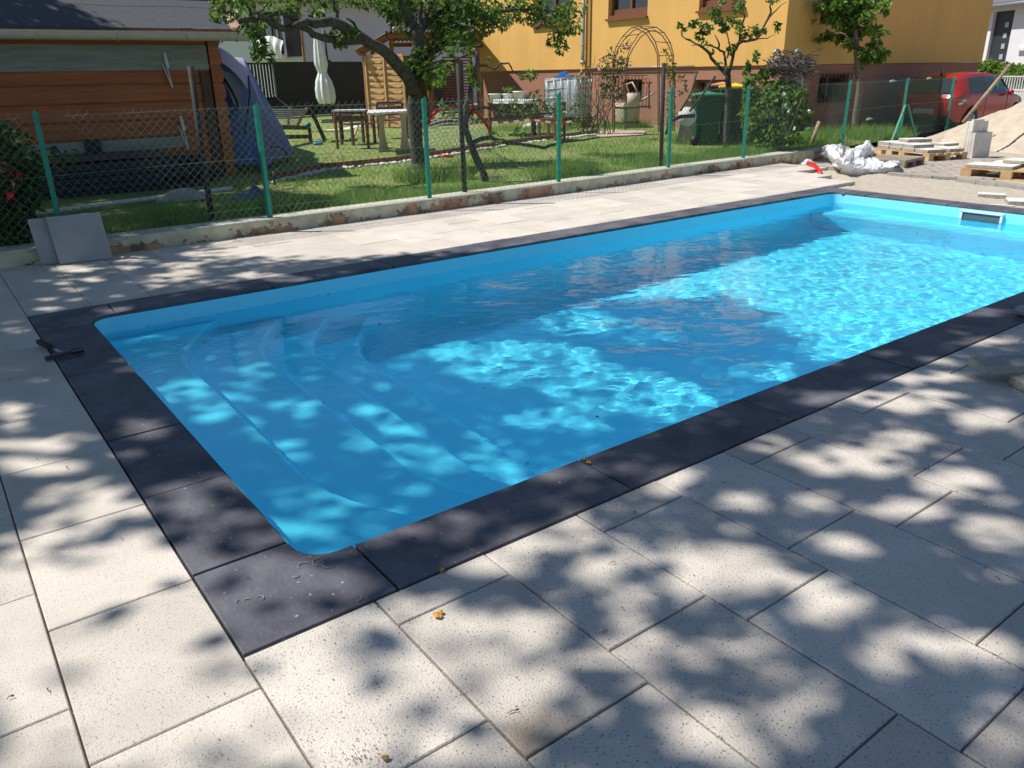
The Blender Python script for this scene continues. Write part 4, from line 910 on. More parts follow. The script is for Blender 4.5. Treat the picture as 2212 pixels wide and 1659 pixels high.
# roof
b = MB(); ex = XR+.30; ye = YS-.30; ze = 2.13; yr = YS+2.0; zr = 3.24
b.grid(lambda u, v: (-4.4+(ex+4.4-.12)*u, ye+(yr-ye)*v, ze+(zr-ze)*v+.012*noise.noise(Vector((u*9,v*3,2)))), 40, 8)
b.grid(lambda u, v: (-4.4+(ex+4.4-.12)*u, yr+(yr-ye)*v, zr-(zr-ze)*v), 4, 2)
b.add([(-4.4,ye,ze-.05),(ex-.12,ye,ze-.05),(ex-.12,ye,ze),(-4.4,ye,ze)], [(0,1,2,3)])
b.done('roof', M['tar'], sd)
b = MB(); b.grid(lambda u, v: (-4.4+(ex+4.4-.12)*u, ye+.7+.006*math.sin(u*50), ze+.412+.02*v), 40, 1); b.done('felt_seam', M['black'], sd)
b = MB(); b.bar((ex-.06,ye-.01,ze),(ex-.06,yr,zr), .15, .05); b.bar((ex-.03,ye,ze-.07),(ex-.03,yr,zr-.07), .035, .14)
b.done('barge_board', mat('bargewood', (.50,.36,.26), .9, col2=(.36,.22,.13), vscale=9, detail=8), sd)
b = MB(); b.box((-4.4,ye-.01,ze-.14),(ex-.05,ye+.02,ze-.02)); b.done('eave_board', M['wood_red'], sd)
b = MB(); gx0, gx1 = -4.4, ex+.14; yg = ye-.09; zg = ze-.06
ring = [(yg+.085*math.cos(a), zg+.10*math.sin(a)) for a in [math.pi+math.pi*i/10 for i in range(11)]]
vs = [(x,y,z) for x in (gx0,gx1) for y, z in ring]; b.sm = True
b.add(vs, [(i,i+1,12+i,11+i) for i in range(10)]); b.sm = False
b.add([(gx1,y,z) for y,z in ring], [tuple(range(11))]); b.box((gx0,yg-.097,zg-.008),(gx1,yg-.081,zg+.012)); b.box((gx0,yg+.077,zg-.008),(gx1,yg+.090,zg+.012))
gt = b.done('gutter', M['gutter'], sd)
for x in (-1.6,-.7,.30,1.28,2.22,3.10,3.80):
    b = MB(); b.tube([(x,yg+.089*math.cos(a), zg+.105*math.sin(a)) for a in [math.pi*.97+math.pi*1.06*i/10 for i in range(11)]], .010, 4); b.done('gutter_clip', M['gutter'], gt)
# wall brackets hanging on the shed
def bracket(px, z, lab):
    t = thing('shelf_bracket', lab, 'bracket', (px, YS-.06, z), 'metal shelf brackets on the shed')
    b = MB(); b.add([(-.02,0,.30),(.02,0,.30),(.035,-.03,.10),(-.01,-.03,.10)], [(0,1,2,3)]); b.bar((0,0,.30),(.02,-.0,.14), .03, .02); b.done('upper_arm', M['net'], t)
    b = MB(); b.bar((-.05,0,.16),(.03,-.01,-.16), .022, .012); b.bar((.0,0,.14),(.035,-.01,-.16), .022, .012); b.done('lower_arm', M['net'], t)
    return t
p = gd(361,160,dist(2.9,YS)); 
def on_shed(px, py): r = ray(px,py); t = (YS-.05-CAM.y)/r.y; return CAM+r*t
for (px,py,lab) in ((362,160,'pale folded metal bracket screwed to the grey board on the shed'),(397,295,'pale folded metal bracket screwed low on the shed under the thin batten')):
    q = on_shed(px,py); bracket(q.x, q.z-.02, lab)
# stack of dark beams at the foot of the shed
bs = thing('timber_stack', 'stack of dark weathered beams and boards lying along the foot of the shed', 'timber stack')
for r in range(5):
    for k in range(3):
        y0 = YS-.35-.24*k-.03*r; L0 = -3.0+random.uniform(-.3,.3); L1 = XR-.25-random.uniform(0,1.0)-.12*k
        b = MB(); z = -.0+r*.085; b.bar((L0,y0,z+.09),(L1,y0+random.uniform(-.03,.03),z+.09+.01*k), .2, .072)
        b.done('beam', mat('tarwood', (.035,.037,.045), .8, var=.3, vscale=12, stretch=(.5,6,6)), bs)
b = MB(); b.bar((-2.8,YS-.6,.57),(2.5,YS-.55,.53), .55, .03); b.done('cover_sheet', M['tar'], bs)
b = MB(); b.tube([(1.0,8.35,.14),(2.5,8.75,.13),(2.95,8.85,.13)], .028, 8); b.tube([(-1,7.8,.14),(1.05,8.36,.14)], .028, 8)
tag(b.done('plastic_pipe', M['net']), 'thin white plastic pipe lying on the ground in front of the timber stack', 'pipe')
ts = MB(); ts.grid(lambda u, v: (2.75+u*.5, 8.0+v*.35, .07+.13*math.sin(u*3.1)*math.sin(v*3.1)*(1+.3*math.sin(u*14))), 14, 10)
tag(ts.done('blue_bag', mat('dullblue', (.02,.09,.2), .5)), 'blue plastic bag lying in the shade behind the second fence post', 'bag')
ts = MB(); ts.grid(lambda u, v: (1.9+u*.7, 8.4+v*.4, .09+.13*math.sin(u*3.1)*math.sin(v*3.1)), 12, 8)
tag(ts.done('grey_sack', M['concrete']), 'grey sack lying in the shade at the corner of the shed', 'sack')
# dark stakes standing inside the fence line
def stake(px, pyb, pyt, D, lab, r=.03):
    p = gd(px[0], pyb, D); q = gd(px[1], pyt, D); b = MB(); b.tube([(0,0,-.1), Vector((q.x-p.x,q.y-p.y,q.z-p.z))], r, 6)
    o = b.done('wooden_stake', mat('stakewood', (.03,.028,.028), .8, var=.3, vscale=20)); o.location = p; return tag(o, lab, 'stake', 'tall dark stakes behind the fence')
stake((457,411), 470, 143, 8.75, 'tall dark stake leaning in front of the shed corner')
stake((1004,990), 414, 137, 9.8, 'tall dark stake beside the espalier tree')
stake((1428,1434), 362, 136, 12.4, 'tall dark stake right of the metal arch')
# ---- tent
tt = thing('dome_tent', 'blue dome tent with pale lilac roof standing behind the shed', 'tent')
q = [gd(455,300,13.3), gd(635,330,16.0), gd(520,358,14.2), gd(640,300,17.5)]
c0 = gd(500, 345, 15.0); c0.z = .07
def P_(px, py, D): return gd(px, py, D)
tp = [P_(455,105,14.6), P_(462,120,14.2), P_(500,132,14.2), P_(520,140,14.2), P_(535,160,14.4), P_(538,178,14.5)]
def zf(v): v.z = max(v.z, .05); return v
EL = [P_(455,118,14.2), P_(456,190,14.0), P_(462,270,13.7), zf(P_(470,352,13.5))]
ER = [P_(538,176,14.3), P_(545,225,14.1), P_(556,290,13.8), zf(P_(574,357,13.4))]
EO = [P_(539,180,14.6), P_(562,232,14.9), P_(598,290,15.1), zf(P_(636,331,15.3))]
EB = [P_(530,130,17.0), P_(560,190,17.6), P_(590,240,17.8), zf(P_(615,285,18.2))]
def lerps(L_, t):
    k = min(int(t*(len(L_)-1)), len(L_)-2); return L_[k].lerp(L_[k+1], t*(len(L_)-1)-k)
def surf(A, B, nu, nv, sag):
    def f(u, v):
        p = lerps(A, v).lerp(lerps(B, v), u); d = (CAM-p).normalized(); w_ = math.sin(u*math.pi)*math.sin(min(1,v*1.15)*math.pi)
        return p+d*(sag*w_+.025*math.sin(u*9+v*4)*w_)
    return f
b = MB(); b.grid(surf(EL, ER, 0, 0, .18), 16, 16); b.grid(surf(ER, EO, 0, 0, -.10), 14, 16); b.grid(surf(EO, EB, 0, 0, .05), 8, 10)
apex = P_(525,125,16.0); ap2 = P_(455,118,15.5)
fl_ = P_(440,340,14.0); fl_.z = .06
b.grid(lambda u, v: ap2.lerp(fl_, v).lerp(EB[0].lerp(EB[3], v), u), 6, 6)
b.done('tent_wall', M['tent'], tt)
b = MB(); b.grid(lambda u, v: P_(455+83*u, 104+62*(u**1.8)+v*(20+8*u), 14.5-.5*v-0.2)+Vector((.02*math.sin(v*12),0,.12*math.sin(math.pi*v))), 12, 6)
b.grid(lambda u, v: (P_(455+83*u, 104+62*(u**1.8), 14.3)).lerp(apex.lerp(ap2,1-u), v), 12, 4)
b.done('flysheet', M['tent_light'], tt)
b = MB(); b.grid(lambda u, v: P_(474,150,13.75).lerp(P_(524,165,13.95),u).lerp(P_(505,225,13.6).lerp(P_(520,245,13.7),u), v), 6, 6); b.done('mesh_window', M['mesh_grey'], tt)
b = MB(); b.tube([P_(536,165,13.9),P_(540,200,13.8),P_(535,240,13.7),P_(528,290,13.5)], .012, 5); b.tube([P_(478,160,13.7),P_(500,195,13.6),P_(512,220,13.5),P_(514,238,13.5)], .02, 5); b.done('tent_pole', M['black'], tt)
b = MB(); b.tube([P_(535,160,14.2), P_(615,225,15.5), P_(680,262,17.5)], .006, 3); b.done('guy_line', M['net'], tt)

# ================================================================ GARDEN FURNITURE AND CLUTTER
GZ = .07
# pergola with corrugated roof and woven screens
pg = thing('pergola', 'brown timber pergola with corrugated roof against the yellow house', 'pergola')
pcol = mat('pergola', (.30,.115,.05), .7, var=.2, vscale=8)
SH = lambda x, y, z=0: (x+(y-20)*.56, y, z)
for x, y, z in ((10.72,20,2.12),(11.62,20,2.5),(14.62,20,2.55),(12.9,20.0,2.5),(10.9,22.4,2.2),(14.62,22.4,2.4),(12.9,22.4,2.3)):
    b = MB(); q = SH(x,y,z); b.bar((q[0],q[1],0), q, .09, .09, (0,1,0)); b.done('post', pcol, pg)
for p, q in (((11.5,19.9,2.52),(15.0,19.9,2.58)),((11.5,22.5,2.38),(15.0,22.5,2.43)),((10.5,20,2.14),(11.6,19.95,2.53)),((11.6,20,2.5),(11.6,22.4,2.38)),((13.2,20,2.5),(13.2,22.4,2.4)),((14.7,20,2.5),(14.7,22.4,2.4)),((10.6,20,2.12),(10.6,22.4,2.1))):
    b = MB(); b.bar(SH(*p), SH(*q), .06, .12); b.done('beam', pcol, pg)
b = MB()
b.grid(lambda u, v: SH(11.45+3.6*u, 19.75+2.8*v, 2.62+.05*u-.13*v+.028*math.sin(u*3.6*2*math.pi/.15)), 190, 2)
b.grid(lambda u, v: SH(10.45+1.05*u, 19.8+2.7*v, 2.14+.46*u-.08*v+.015*math.sin(v*2.7*2*math.pi/.15)), 3, 150)
b.done('corrugated_roof', mat('corrug', (.17,.14,.12), .8, var=.3, vscale=8), pg)
def woven(name, x0, x1, y, z0, z1, lab, cat='screen', arched=False):
    t = thing(name, lab, cat, (x0,y,z0))
    w_ = x1-x0; h = z1-z0; sc_m = mat('screenwood', (.62,.38,.17), .75, col2=(.48,.27,.12), vscale=9, detail=6, rand=.12)
    for u in (0, w_*.5, w_): b = MB(); b.bar((u,-.03,0),(u,-.03,h+.02), .05, .05, (0,1,0)); b.done('frame', sc_m, t)
    n = int(h/.078)
    for k in range(n):
        z = .04+k*h/n
        for s in (0,1):
            a, c = (s*w_/2+.02, (s+1)*w_/2-.02); b = MB(); sg = 1 if k % 2 else -1
            b.grid(lambda u, v: (a+(c-a)*u, sg*.028*math.sin(u*math.pi)-.005, z+(h/n-.008)*v+(.012*math.sin(u*math.pi) if sg>0 else 0)), 6, 1, False)
            b.done('slat', sc_m, t)
    return t
woven('woven_screen', 10.72, 12.16, 19.9, .07, 1.98, 'sunlit woven wooden lattice screen standing left of the tree trunk').rotation_euler = (0,0,R(-73))
b = MB()
rs_ = thing('slatted_screen', 'dark slatted wooden screen in the shade below the pergola roof', 'screen', (13.5,20.3,GZ))
for k in range(22):
    b = MB(); b.bar((0,0,.1+k*.085),(1.05,0,.1+k*.085), .02, .045); b.done('slat', M['wood_red'], rs_)
b = MB(); b.bar((-.9,2.7,1),(1.1,2.7,1), .05, 2.0); b.done('back_panel', M['wood_dark'], rs_)
# folded parasol
pa = thing('folded_parasol', 'folded white cantilever parasol strapped round its dark pole', 'parasol', (11.15,24.0,GZ))
b = MB()
def pf(u, v):
    a = u*2*math.pi; z = 2.55-v*2.05; r = [.11,.15,.18,.20,.13,.24,.29,.29,.22][min(8,int(v*8.01))]
    f = (v*8)%1; r2 = [.15,.18,.20,.13,.24,.29,.29,.22,.12][min(8,int(v*8.01))]; r = r+(r2-r)*f
    r *= 1+.12*math.cos(a*9+v*2); zz = z+(.25*abs(math.sin(a*2.5)) if v > .97 else 0)
    return (r*math.cos(a)+.12*v, r*math.sin(a), zz)
b.grid(pf, 70, 32); b.done('canopy', M['cloth'], pa)
b = MB(); b.tube([(.35,.1,0),(.32,.1,1.3),(.28,.1,2.8)], .05, 8); b.bar((-.1,.0,1.35),(.42,.05,1.35), .06, .07); b.done('pole', M['dark'], pa)
b = MB(); b.box((.05,-.3,-.02),(.7,.4,.06)); b.done('base', M['dark'], pa)
# bedsteads/loungers of white slats
def latt(p, q, r_, s, n, name, t, m):
    for k in range(n):
        u = (k+.5)/n; a = Vector(p).lerp(Vector(s), u); c = Vector(q).lerp(Vector(r_), u); b = MB(); b.bar(a, c, .055, .018); b.done(name, m, t)
def gp_(px, py, D): return gd(px, py, D)
lo = thing('garden_lounger', 'slatted wooden garden lounger with raised back standing on the lawn beside the tent', 'lounger')
a, c, d, e = gp_(585,234,19), gp_(662,234,20.5), gp_(640,276,19.3), gp_(605,277,18.4)
latt(a, c, d, e, 10, 'slat', lo, M['white'])
for s_, f_ in ((a,e),(c,d),(a.lerp(c,.5),e.lerp(d,.5))): b = MB(); b.bar(s_, f_, .05, .04); b.done('frame', M['wood_red'], lo)
s0 = gp_(560,245,17.5); s1 = gp_(600,270,17.9)
latt(gp_(552,228,17.6), gp_(586,234,19), e, gp_(578,285,17.6), 9, 'slat', lo, M['white'])
for px, py, DD in ((600,278,18.2),(668,277,19.8)):
    p = gp_(px,py,DD); b = MB(); b.bar((p.x,p.y,GZ-.02), p, .07, .06, (0,1,0)); b.done('leg', M['wood_dark'], lo)
for P, Q in (((600,275,18.2),(668,276,19.8)),((600,296,18.2),(668,295,19.8))): b = MB(); b.bar(gp_(*P), gp_(*Q), .04, .09); b.done('rail', M['wood_dark'], lo)
b = MB(); p = gp_(666,270,19.7); b.ball(p, .07, 8, 5); tag(b.done('blue_cloth', M['blueplastic']), 'small bright blue cloth hanging on the corner of the slatted lounger', 'cloth')
# steamer chair in front of the parasol
def simple_chair(name, px, py, lab, w_=.5, h=.85, m=M['wood_dark'], rz=0, grp=None, slope=0.0):
    p = gz(px, py, GZ); t = thing(name, lab, 'chair', p, grp, rz)
    for x, y, hh in ((-w_/2,-.2,.42),(w_/2,-.2,.42),(-w_/2,.2,h),(w_/2,.2,h)):
        b = MB(); b.bar((x,y,0),(x,y+(slope if hh == h else 0),hh), .05, .05, (0,1,0)); b.done('leg', m, t)
    for k in range(5): b = MB(); b.bar((-w_/2,-.2+k*.1,.43),(w_/2,-.2+k*.1,.43), .08, .022); b.done('seat_slat', m, t)
    for k in range(3): b = MB(); b.bar((-w_/2,.2+slope*(.6+.13*k),.56+k*.12),(w_/2,.2+slope*(.6+.13*k),.56+k*.12), .02, .07); b.done('back_slat', m, t)
    for s in (-1,1): b = MB(); b.bar((s*w_/2,-.22,.62),(s*w_/2,.22,.64), .06, .025); b.bar((s*w_/2,-.2,.42),(s*w_/2,-.2,.62), .04, .04, (0,1,0)); b.done('armrest', m, t)
    return t
simple_chair('folding_chair', 722, 305, 'dark folding chair with reclined slatted back in front of the folded parasol', .55, .95, M['dark'], 1.1, slope=.35)
simple_chair('garden_chair', 775, 312, 'brown slatted garden armchair at the left end of the white topped table', .6, .8, M['wood_dark'], .2)
simple_chair('garden_chair', 850, 300, 'brown slatted garden armchair half hidden by the tree trunk', .6, .8, M['wood_red'], -.3)
# white topped table with curved trestles
tb_ = thing('garden_table', 'long garden table with bright white top on curved beige trestles', 'table')
a, c, d, e = gp_(792,240,15.6), gp_(882,236,16.2), gp_(880,228,17.1), gp_(795,226,17.2)
for i, v in enumerate((a,c,d,e)): v.z = .80
b = MB(); n_ = Vector((0,0,.035)); b.add([a,c,d,e,a+n_,c+n_,d+n_,e+n_], [(3,2,1,0),(4,5,6,7),(0,1,5,4),(1,2,6,5),(2,3,7,6),(3,0,4,7)]); b.done('tabletop', M['white'], tb_)
for s in (.3,.85):
    p = a.lerp(c,s).lerp(e.lerp(d,s),.5); b = MB(); pts = [(-.3,.07),(-.22,.09),(-.14,.3),(-.1,.5),(-.14,.72),(-.2,.79),(.2,.79),(.14,.72),(.1,.5),(.14,.3),(.22,.09),(.3,.07)]
    vs = [(p.x+u*.8,p.y+u*.5-.03,z) for u,z in pts]+[(p.x+u*.8+.03,p.y+u*.5+.03,z) for u,z in pts]; n = len(pts)
    b.add(vs, [tuple(range(n))[::-1], tuple(range(n,2*n))]+[(i,(i+1)%n,n+(i+1)%n,n+i) for i in range(n)]); b.done('trestle', M['beige'], tb_)
b = MB(); q1_, q2_ = gp_(722,239,17.4), gp_(790,238,17.2); b.bar(q1_, q2_, .35, .03); b.done('bench_top', M['white'], tb_)
b = MB(); b.bar(Vector((q1_.x,q1_.y,.05)), q1_, .05, .05, (0,1,0)); b.bar(Vector((q2_.x,q2_.y,.05)), q2_, .05, .05, (0,1,0)); b.bar(q1_-Vector((0,0,.15)), q2_-Vector((0,0,.15)), .04, .1); b.done('bench_leg', M['wood_red'], tb_)
# rocking board + toys on the lawn
b = MB(); p = gz(740, 285, GZ); b.grid(lambda u, v: (p.x-.8+u*1.3, p.y+.6-u*.9+v*.35, .12+.12*(u-.5)**2*4), 10, 2); b.grid(lambda u, v: (p.x-.8+u*1.3, p.y+.6-u*.9+v*.35, .07), 2, 2)
tag(b.done('rocker_board', M['cloth']), 'pale curved wooden rocker lying on the lawn under the folding chair', 'rocker')
b = MB(); p = gz(687, 313, GZ); b.tube([(p.x+.09*math.cos(t),p.y+.09*math.sin(t),GZ+.03) for t in [i*.6 for i in range(11)]], .03, 6); tag(b.done('toy_ring', M['blueplastic']), 'small blue ring toy lying on the lawn', 'toy')
b = MB(); p = gz(775, 296, GZ); q = gz(757, 305, GZ); 
b.tube([(q.x,q.y,.1),((p.x+q.x)/2,(p.y+q.y)/2,.16),(p.x,p.y,.34)], .035, 6)
tag(b.done('curved_runner', M['beige']), 'cream curved runner standing below the brown armchair', 'runner')
# folded black metal chair frame near the shed corner
b = MB(); P = [gd(590,372,11.6), gd(622,352,12.2), gd(618,328,12.3), gd(607,318,12.2), gd(583,317,11.8)]
b.tube([(P[0].x,P[0].y,.1)]+[P[0],P[1],P[2],P[3],P[4]], .012, 6); b.tube([P[4], gd(572,330,11.4), gd(575,370,11.2)], .012, 6); b.tube([gd(586,345,11.6),gd(622,348,12.2)], .01, 6)
tag(b.done('metal_frame', M['black']), 'black bent tube frame lying on the grass behind the second post', 'frame')
# football goal
gl = thing('toy_goal', 'round red framed pop-up football goal with white net', 'goal')
gc = gd(992, 282, 13.6); gxv = (gd(1060,282,14.0)-gd(925,282,13.2)).normalized(); gxv.z = 0
b = MB(); arc = [gd(925,258,13.2)+Vector((0,0,0))]
pts = [(925,268,13.3),(930,252,13.3),(945,240,13.4),(962,233,13.5),(985,230,13.6),(1008,233,13.8),(1028,243,13.9),(1045,259,14.0),(1056,278,14.1),(1062,296,14.1)]
b.tube([gd(*p) for p in pts], .028, 8); b.done('frame', M['red'], gl)
b = MB(); b.tube([gd(925,268,13.3),gd(917,278,13.2),gd(916,290,13.0)], .03, 8); b.tube([gz(918,332,GZ+.02),gz(940,337,GZ+.02),gz(978,338,GZ+.02)], .028, 8); b.done('ground_bar', M['red'], gl)
b = MB(); T = [gd(*p) for p in pts]; base0 = gz(922,330,GZ); base1 = gz(1066,312,GZ)
for i in range(17):
    u = i/16; k = u*(len(T)-1); a = T[int(k)].lerp(T[min(int(k)+1,len(T)-1)], k%1); c = base0.lerp(base1,u)+Vector((0,0,.02))
    b.tube([a, a.lerp(c,.5)+Vector((.03*math.sin(i*2),.18,-.05)), c], .006, 3)
for j in range(1,11):
    v = j/11; L_ = []
    for i in range(17):
        u = i/16; k = u*(len(T)-1); a = T[int(k)].lerp(T[min(int(k)+1,len(T)-1)], k%1); c = base0.lerp(base1,u)+Vector((0,0,.02))
        L_.append(a.lerp(c,v)+Vector((0,.3*math.sin(v*math.pi),0))*.9)
    b.tube(L_, .006, 3)
b.done('net', M['net'], gl)
# barrier tape
for (pa_, pb_, D0, D1) in (((925,258),(1020,262),15,16),((1053,262),(1235,262),16,15.5)):
    n = 16; tt_ = None
    t = thing('barrier_tape', 'red and white barrier tape strung '+('through the goal net' if pa_[0] < 1000 else 'between the legs of the plant table'), 'tape')
    for i in range(n):
        u0, u1 = i/n, (i+1)/n; f = lambda u: gd(pa_[0]+(pb_[0]-pa_[0])*u, pa_[1]+(pb_[1]-pa_[1])*u+3*math.sin(u*math.pi*3), D0+(D1-D0)*u)
        b = MB(); b.bar(f(u0), f(u1), .006, .035); b.done('white_stripe' if i % 2 else 'red_stripe', M['white'] if i % 2 else M['red'], t)
# plant table with pots and trays
pt = thing('plant_table', 'dark wooden table loaded with white trays and pots', 'table')
A0 = gz(1093,283,GZ); tz = .80
x0, x1, y0, y1 = 11.9, 13.0, 14.0, 15.9
def on_z(px, py, z): return gz(px, py, z)
a = on_z(1053,225,tz); c = on_z(1158,223,tz); ce = (a+c)/2; dx = (c-a); wv = Vector((dx.y,-dx.x,0)).normalized()*-.75
b = MB(); n_ = Vector((0,0,.03)); q = [a-wv*.1, c-wv*.1, c+wv, a+wv]; q = [Vector((v.x,v.y,tz)) for v in q]
b.add(q+[v+n_ for v in q], [(3,2,1,0),(4,5,6,7),(0,1,5,4),(1,2,6,5),(2,3,7,6),(3,0,4,7)]); b.done('tabletop', M['wood_dark'], pt)
for v in (q[0].lerp(q[1],.04), q[1].lerp(q[0],.04), q[2].lerp(q[3],.04), q[3].lerp(q[2],.04)):
    b = MB(); b.bar((v.x,v.y,0),(v.x,v.y,tz), .06, .06, (0,1,0)); b.done('leg', M['wood_dark'], pt)
b = MB(); b.bar(q[0].lerp(q[1],.05)-Vector((0,0,.08)), q[1].lerp(q[0],.05)-Vector((0,0,.08)), .03, .1); b.done('apron', M['wood_dark'], pt)
def pot(px, py, z, r, h, m, lab, cat='pot', grp=None):
    p = gz(px, py, z); b = MB(); b.tube([(0,0,0),(0,0,h*.9),(0,0,h*.9),(0,0,h)], [r*.8,r*.97,r*1.08,r*1.08], 14); b.tube([(0,0,h*.98),(0,0,h*1.005)], r*.9, 14)
    o = b.done(cat.replace(' ','_'), m); o.location = p; return tag(o, lab, cat, grp)
TZ = tz+.03
pot(1070,222,TZ,.15,.20,M['cloth'],'white plant pot with brownish rim at the left end of the plant table')
pot(1098,222,TZ,.13,.20,M['white'],'white pot holding a green seedling on the plant table')
pot(1123,223,TZ,.15,.26,M['white'],'tallest white pot on the plant table, right of the trays')
b = MB()
sd_ = gz(1100,222,TZ)
for k in range(40): b.leaf(sd_+Vector((random.gauss(0,.07),random.gauss(0,.06),.22+random.random()*.12)), .07, .04)
b.tube([sd_, sd_+Vector((0,0,.3))], .008, 5); tag(b.done('seedling', M['leaf_light']), 'small green seedling growing in the middle white pot on the plant table', 'seedling')
for i, (px, lb) in enumerate(((1086,'left'),(1107,'middle'),(1140,'right'))):
    p = gz(px, 223, TZ); t = thing('seed_tray', f'white cell tray, the {lb} one of the three trays lying on the plant table', 'tray', p, 'white seed trays on the plant table')
    b = MB(); b.box((-.2,-.12,0),(.2,.12,.03)); b.done('tray_base', M['white'], t)
    b = MB()
    for u in range(6):
        for v in range(3): b.tube([(-.17+u*.068,-.08+v*.08,.03),(-.17+u*.068,-.08+v*.08,.09)], .026, 6)
    b.done('cells', M['white'], t)
b = MB(); p = gz(1145,300,GZ)
t = thing('wooden_chair', 'reddish brown wooden chair frame right of the plant table', 'chair', gz(1192,303,GZ), None, .4)
for x, y, hh in ((-.22,-.2,.8),(.22,-.2,.8),(-.22,.2,.45),(.22,.2,.45)): b = MB(); b.bar((x,y,0),(x,y,hh), .05, .05, (0,1,0)); b.done('leg', M['wood_red'], t)
for z in (.22,.62,.76): b = MB(); b.bar((-.22,-.2,z),(.22,-.2,z), .03, .08); b.done('rail', M['wood_red'], t)
b = MB(); b.box((-.25,-.22,.43),(.25,.22,.47)); b.done('seat', M['wood_dark'], t)
b = MB(); p = gz(1150,278,GZ); b.ball((p.x,p.y,.12), (.3,.2,.1), 12, 6); tag(b.done('white_sack', M['cloth']), 'small white tarp bundle lying on the grass right of the goal', 'bundle')
# IBC tank on a timber stand
ib = thing('water_tank', 'white caged intermediate bulk water tank against the house wall', 'tank', (14.6,15.65,GZ))
th = 1.25
# local frame: x to the right in the picture (−y world), y away (+x world)
ibx = MB(); W_, Dp, z0, z1 = .95, .95, .50, 1.27
ib.rotation_euler = (0,0,R(-66)); 
b = MB(); pts = rrect(-.5,-.45,.5,.45,.08,4); b.sm = True; n = len(pts)
vs = [(x*.96,y*.96,.27) for x,y in pts]+[(x,y,.33) for x,y in pts]+[(x,y,1.18) for x,y in pts]+[(x*.94,y*.94,1.25) for x,y in pts]
b.add(vs, [(k*n+i,k*n+(i+1)%n,(k+1)*n+(i+1)%n,(k+1)*n+i) for k in range(3) for i in range(n)]); b.sm = False
b.add([(x*.94,y*.94,1.25) for x,y in pts], [tuple(range(n))]); b.tube([(0,0,1.25),(0,0,1.29)], .1, 12); b.done('tank_body', M['ibc'], ib)
b = MB()
for z in (.28,.52,.76,1.0,1.24): b.tube([(x*1.05,y*1.05,z) for x,y in rrect(-.5,-.45,.5,.45,.05,1)]+[(.5*1.05,-.4*1.05,z)], .011, 5)
for s in (-1,1):
    for i in range(5): b.tube([(-.42+.21*i,s*.475,.25),(-.42+.21*i,s*.475,1.25)], .010, 5); b.tube([(s*.525,-.36+.18*i,.25),(s*.525,-.36+.18*i,1.25)], .010, 5)
for s in (-.2,.2): b.bar((-.52,s,1.27),(.52,s,1.27), .04, .015)
b.done('cage', M['galv'], ib)
for s in (-.45,.0,.45): b = MB(); b.box((s-.06,-.45,0),(s+.06,.45,.25)); b.done('stand_leg', M['wood_red'], ib)
b = MB(); p = gd(1218,158,dist(14.7,15.6)); b.bar((p.x-.12,p.y+.2,1.37),(p.x+.1,p.y-.25,1.37), .22, .05); b.bar((p.x-.05,p.y+.1,1.42),(p.x+.03,p.y-.1,1.47), .14, .08)
tag(b.done('blue_tool', M['blueplastic']), 'blue plastic tool case lying on top of the water tank', 'tool case')
# metal rose arch
ar = thing('rose_arch', 'rusty metal garden arch with two hoops in front of the yellow wall', 'arch')
DA = 18.6
def E3b(x, y, d): return gd(932.6+x*.2728, y*.2728, d)
for name, lst, d in (('hoop', [(1435,1050),(1430,700),(1435,480),(1460,370),(1510,290),(1580,220),(1640,205),(1710,240),(1770,330),(1800,440),(1803,700),(1805,1050)], DA),
                     ('hoop', [(1530,1030),(1530,640),(1545,460),(1580,360),(1640,270),(1700,225),(1780,215),(1840,260),(1890,340),(1915,440),(1922,700),(1922,1040)], DA+.6)):
    for off in (0,.12):
        b = MB(); b.tube([E3b(x+(12 if off and i < 6 else (-12 if off else 0)),y+(25 if off and 2 < i < 9 else 0),d) for i,(x,y) in enumerate(lst)], .011, 6); b.done(name, M['rust'], ar)
A1 = [(1435,480),(1460,370),(1510,290),(1580,220),(1640,205),(1710,240),(1770,330),(1800,440),(1803,600)]; A2 = [(1545,460),(1580,360),(1640,270),(1700,225),(1780,215),(1840,260),(1890,340),(1915,440),(1922,600)]
for (p, q) in zip(A1, A2): b = MB(); b.tube([E3b(*p,DA), E3b(*q,DA+.6)], .008, 5); b.done('cross_bar', M['rust'], ar)
bb = MB()
limb(bb, [E3b(1860,1000,DA),E3b(1880,800,DA),E3b(1870,560,DA),E3b(1850,400,DA)], .012, .004, .02, 5)
vin = thing('climbing_plant', 'thin leafy climber on the right leg of the metal arch', 'climber', (0,0,0))
bb.done('stem', M['bark'], vin)
crown('foliage', [(E3b(x,y,DA-.2), (rx*.2728*DA/FPX,)*2+(ry*.2728*DA/FPX,), n) for x,y,rx,ry,n in ((1850,410,30,30,16),(1880,520,50,60,36),(1900,640,50,60,30),(1880,780,50,60,30),(1960,620,50,30,16),(1990,700,40,60,16),(1900,900,50,80,30),(1860,600,40,80,20))], [M['leaf_dark'],M['leaf_light']], vin, .08, .045)
